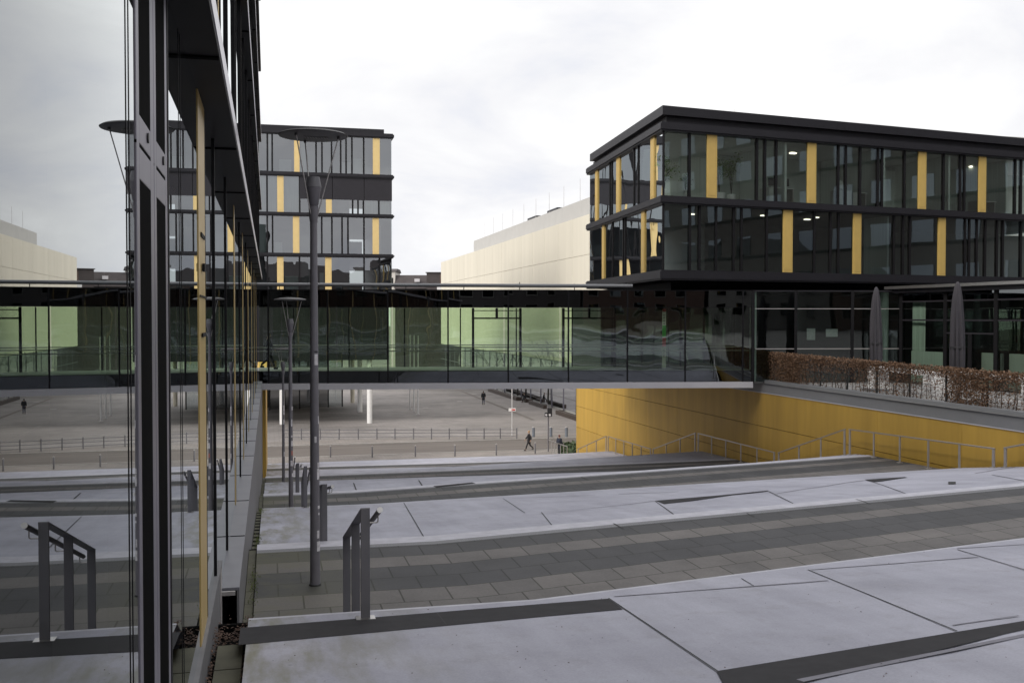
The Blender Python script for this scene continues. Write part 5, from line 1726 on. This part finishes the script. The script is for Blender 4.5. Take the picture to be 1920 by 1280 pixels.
def person(loc, heading, h, label, stride=.5, coat='coat', legs='trouser', hair='hair_dark', long_coat=True, seated=False, lean=0.0):
    """local axes: +Y is forward; lengths for a 1.75 m body, scaled by h"""
    t = thing('person', label, 'person', loc)
    t.rotation_euler = (0, 0, heading); k = h / 1.75; t.scale = (k, k, k)
    hz_ = .92 if not seated else .5
    hip = Vector((0, 0, hz_)); f = stride
    up = Vector((0, lean, 1)).normalized()
    chest = hip + up * .38; neck = hip + up * .56; head = neck + Vector((0, .03, .14)); crown_ = neck + Vector((0, .02, .24))
    sh = [chest + Vector((s * .18, 0, .1)) for s in (-1, 1)]
    el = [sh[0] + Vector((-.05, -.14 * f * 1.5, -.27)), sh[1] + Vector((.05, .12 * f * 1.5, -.27))]
    wr = [el[0] + Vector((.0, .06, -.24)), el[1] + Vector((-.0, .16, -.20))]
    hp = [hip + Vector((s * .09, 0, -.04)) for s in (-1, 1)]
    if seated:
        kn = [hp[i] + Vector((0, .42, .0)) for i in (0, 1)]; an = [Vector((kn[i].x, kn[i].y + .03, .07)) for i in (0, 1)]
    else:
        kn = [hp[0] + Vector((0, .22 * f, -.42)), hp[1] + Vector((0, -.10 * f, -.42))]
        an = [Vector((kn[0].x, kn[0].y + .12 * f, .08)), Vector((kn[1].x, kn[1].y - .34 * f, .08 + .12 * f))]
    toe = [an[i] + Vector((0, .15, -.045)) for i in (0, 1)]
    V = [hip, chest, neck, head, crown_]
    E = [(0, 1), (1, 2), (2, 3), (3, 4)]
    Rr = [(.13, .10), (.15, .10), .052, (.078, .095), (.06, .07)]
    n0 = len(V); V.append(head + Vector((0, .105, -.02))); E.append((3, n0)); Rr.append(.014)      # nose
    for i in (0, 1):
        a = len(V); V += [sh[i], el[i], wr[i]]; E += [(1, a), (a, a + 1), (a + 1, a + 2)]; Rr += [.06, .042, .03]
        hnd = wr[i] + Vector((0, .02, -.08)); V.append(hnd); E.append((a + 2, a + 3)); Rr.append(.034)
        for q in range(4):                                             # fingers
            b0 = len(V); V += [hnd + Vector(((q - 1.5) * .018, .02, -.05)), hnd + Vector(((q - 1.5) * .018, .035, -.085 + .01 * abs(q - 1.5)))]
            E += [(a + 3, b0), (b0, b0 + 1)]; Rr += [.009, .008]
        b0 = len(V); V += [hnd + Vector((.0, .05, -.03))]; E += [(a + 3, b0)]; Rr += [.009]
        a = len(V); V += [hp[i], kn[i], an[i], toe[i]]; E += [(0, a), (a, a + 1), (a + 1, a + 2), (a + 2, a + 3)]; Rr += [.085, .055, .038, .032]
    skin_mesh('body', V, E, Rr, M['skin'], t)
    # coat: torso, skirt and sleeves
    V = [hip, chest + Vector((0, 0, .06)), neck - Vector((0, 0, .03))]; E = [(0, 1), (1, 2)]; Rr = [(.19, .155), (.205, .155), .08]
    for i in (0, 1):
        a = len(V); V += [sh[i], el[i], wr[i] + Vector((0, 0, .03))]; E += [(1, a), (a, a + 1), (a + 1, a + 2)]; Rr += [.09, .074, .06]
    if long_coat and not seated:
        a = len(V); V.append(hip + Vector((0, .02, -.33))); E.append((0, a)); Rr.append((.225, .2))
    skin_mesh('coat', V, E, Rr, M[coat], t)
    V, E, Rr = [hip], [], [(.14, .12)]
    for i in (0, 1):
        a = len(V); V += [hp[i], kn[i], an[i] + Vector((0, 0, .03))]; E += [(0, a), (a, a + 1), (a + 1, a + 2)]; Rr += [.1, .07, .055]
    skin_mesh('trousers', V, E, Rr, M[legs], t)
    for i in (0, 1):
        skin_mesh('shoe', [an[i] + Vector((0, -.05, -.02)), an[i] + Vector((0, .05, -.035)), toe[i] + Vector((0, .02, 0))], [(0, 1), (1, 2)], [.062, .06, .055], M['shoe'], t)
    skin_mesh('hair', [head + Vector((0, -.02, -.08)), head + Vector((0, -.035, .03)), head + Vector((0, .0, .10))], [(0, 1), (1, 2)], [(.085, .07), (.098, .095), (.08, .085)], M[hair], t)
    return t


pb_ = hit_z(992, 844.5, -11.2)
person(pb_, PSI * -1 + R_(90), 1.74, 'blonde person in a black coat striding left at the street edge', .85, 'coat', 'trouser', 'hair_blond')
pa_ = hit_z(906.5, 758.5, -11.2)
person(pa_, R_(-8), 1.82, 'distant person in black jacket and blue grey jeans walking away on the plaza', .35, 'coat', 'jeans', 'hair_dark')
pc_ = hit_z(1049, 849, -11.2); 
pc_ = Vector((pc_.x, 77.6, -11.0))
pc_.x = CAM.x + (pc_.y - CAM.y) * math.tan(PSI + math.atan((1049 - 960) / FPX))
pc_.z = max(G(22.3, pc_.y), -11.2)
person(pc_, R_(-60), 1.72, 'dark clothed person with reddish hat by the low railing', .15, 'coat_blue', 'trouser', 'hat')
pd_ = hit_z(985, 754, -11.2)
person(pd_, R_(110), 1.70, 'person in black sitting on the planter edge on the plaza', .0, 'coat', 'trouser', 'hair_dark', False, True, .25)
pe_ = BF.pt(BF.s_of(491), zf + .02, -1.6)
person(pe_, R_(-90), 1.72, 'dark figure walking inside the glazed bridge at its left end', .8, 'coat', 'trouser', 'hair_dark')
# seat block under the sitting person is the planter corner
mb = MB(); mb.box(pd_.x - .1, pd_.x + .9, pd_.y - .5, pd_.y + .5, -11.2, -10.76)
tag(obj('stone_seat', mb, M['planter'], bevel=.03), 'dark stone seat between the planters under the sitting person', 'seat')

# ------------------------------------------------------------------ leaf litter and moss in the gutter
mb = MB(); rn = random.Random(11)
for i in range(800):
    if rn.random() < .3:
        x, y = rn.uniform(.02, .30), 9.25 + abs(rn.gauss(0, .28))
        z = -2.90 + rn.uniform(0, .05)
    elif rn.random() < .6:
        x, y = .05 + rn.gauss(0, .012), rn.uniform(5, 9.4); z = -2.735 + rn.uniform(-.05, .02)
    else:
        x, y = XL - .015 + rn.gauss(0, .008), rn.uniform(5, 9.6); z = -2.74 + rn.uniform(-.04, .03)
    d_ = Vector((rn.uniform(-1, 1), rn.uniform(-1, 1), rn.uniform(-.3, .3))).normalized(); s_ = d_.cross(Vector((0, 0, 1))).normalized(); l_ = rn.uniform(.015, .04)
    b0 = Vector((x, y, z))
    mb.add([b0, b0 + d_ * l_ * .5 + s_ * l_ * .35, b0 + d_ * l_ + Vector((0, 0, .005)), b0 + d_ * l_ * .5 - s_ * l_ * .35], [(0, 1, 2, 3)])
o = obj('leaf_litter', mb, M['leaf_litter']); o['kind'] = 'stuff'; o['label'] = 'brown fallen leaves in the gutter by the glass building'
mb = MB()
for i in range(700):
    y = rn.choice((24.6, 26.2, 18.5, 13.5)) + rn.gauss(0, .5); x = XL - .02 + rn.gauss(0, .03)
    z = G(XL, y) + .0; l_ = rn.uniform(.01, .03); b0 = Vector((x, y, z))
    d_ = Vector((rn.gauss(0, .5), rn.gauss(0, .5), 1)).normalized(); s_ = d_.orthogonal().normalized()
    mb.add([b0 - s_ * l_ * .3, b0 + s_ * l_ * .3, b0 + d_ * l_], [(0, 1, 2)])
o = obj('moss_tufts', mb, M['moss']); o['kind'] = 'stuff'; o['label'] = 'green moss tufts along the gutter edge'
# grit and crumbs on the slabs
mb = MB()
for i in range(130):
    px, py = rn.uniform(470, 1900), rn.uniform(1030, 1279)
    q = hit_g(px, py)
    if q is None: continue
    l_ = rn.uniform(.004, .011)
    a = rn.uniform(0, 6.28); e_ = Vector((math.cos(a), math.sin(a), 0)); s_ = Vector((-e_.y, e_.x, 0))
    b0 = Vector((q.x, q.y, G_step(q.x, q.y) + .006))
    mb.add([b0 - e_ * l_, b0 + s_ * l_ * .5, b0 + e_ * l_, b0 - s_ * l_ * .5 + Vector((0, 0, .004))], [(0, 1, 2, 3)])
o = obj('ground_litter', mb, M['leaf_litter']); o['kind'] = 'stuff'; o['label'] = 'small crumbs and leaf bits on the stair slabs'
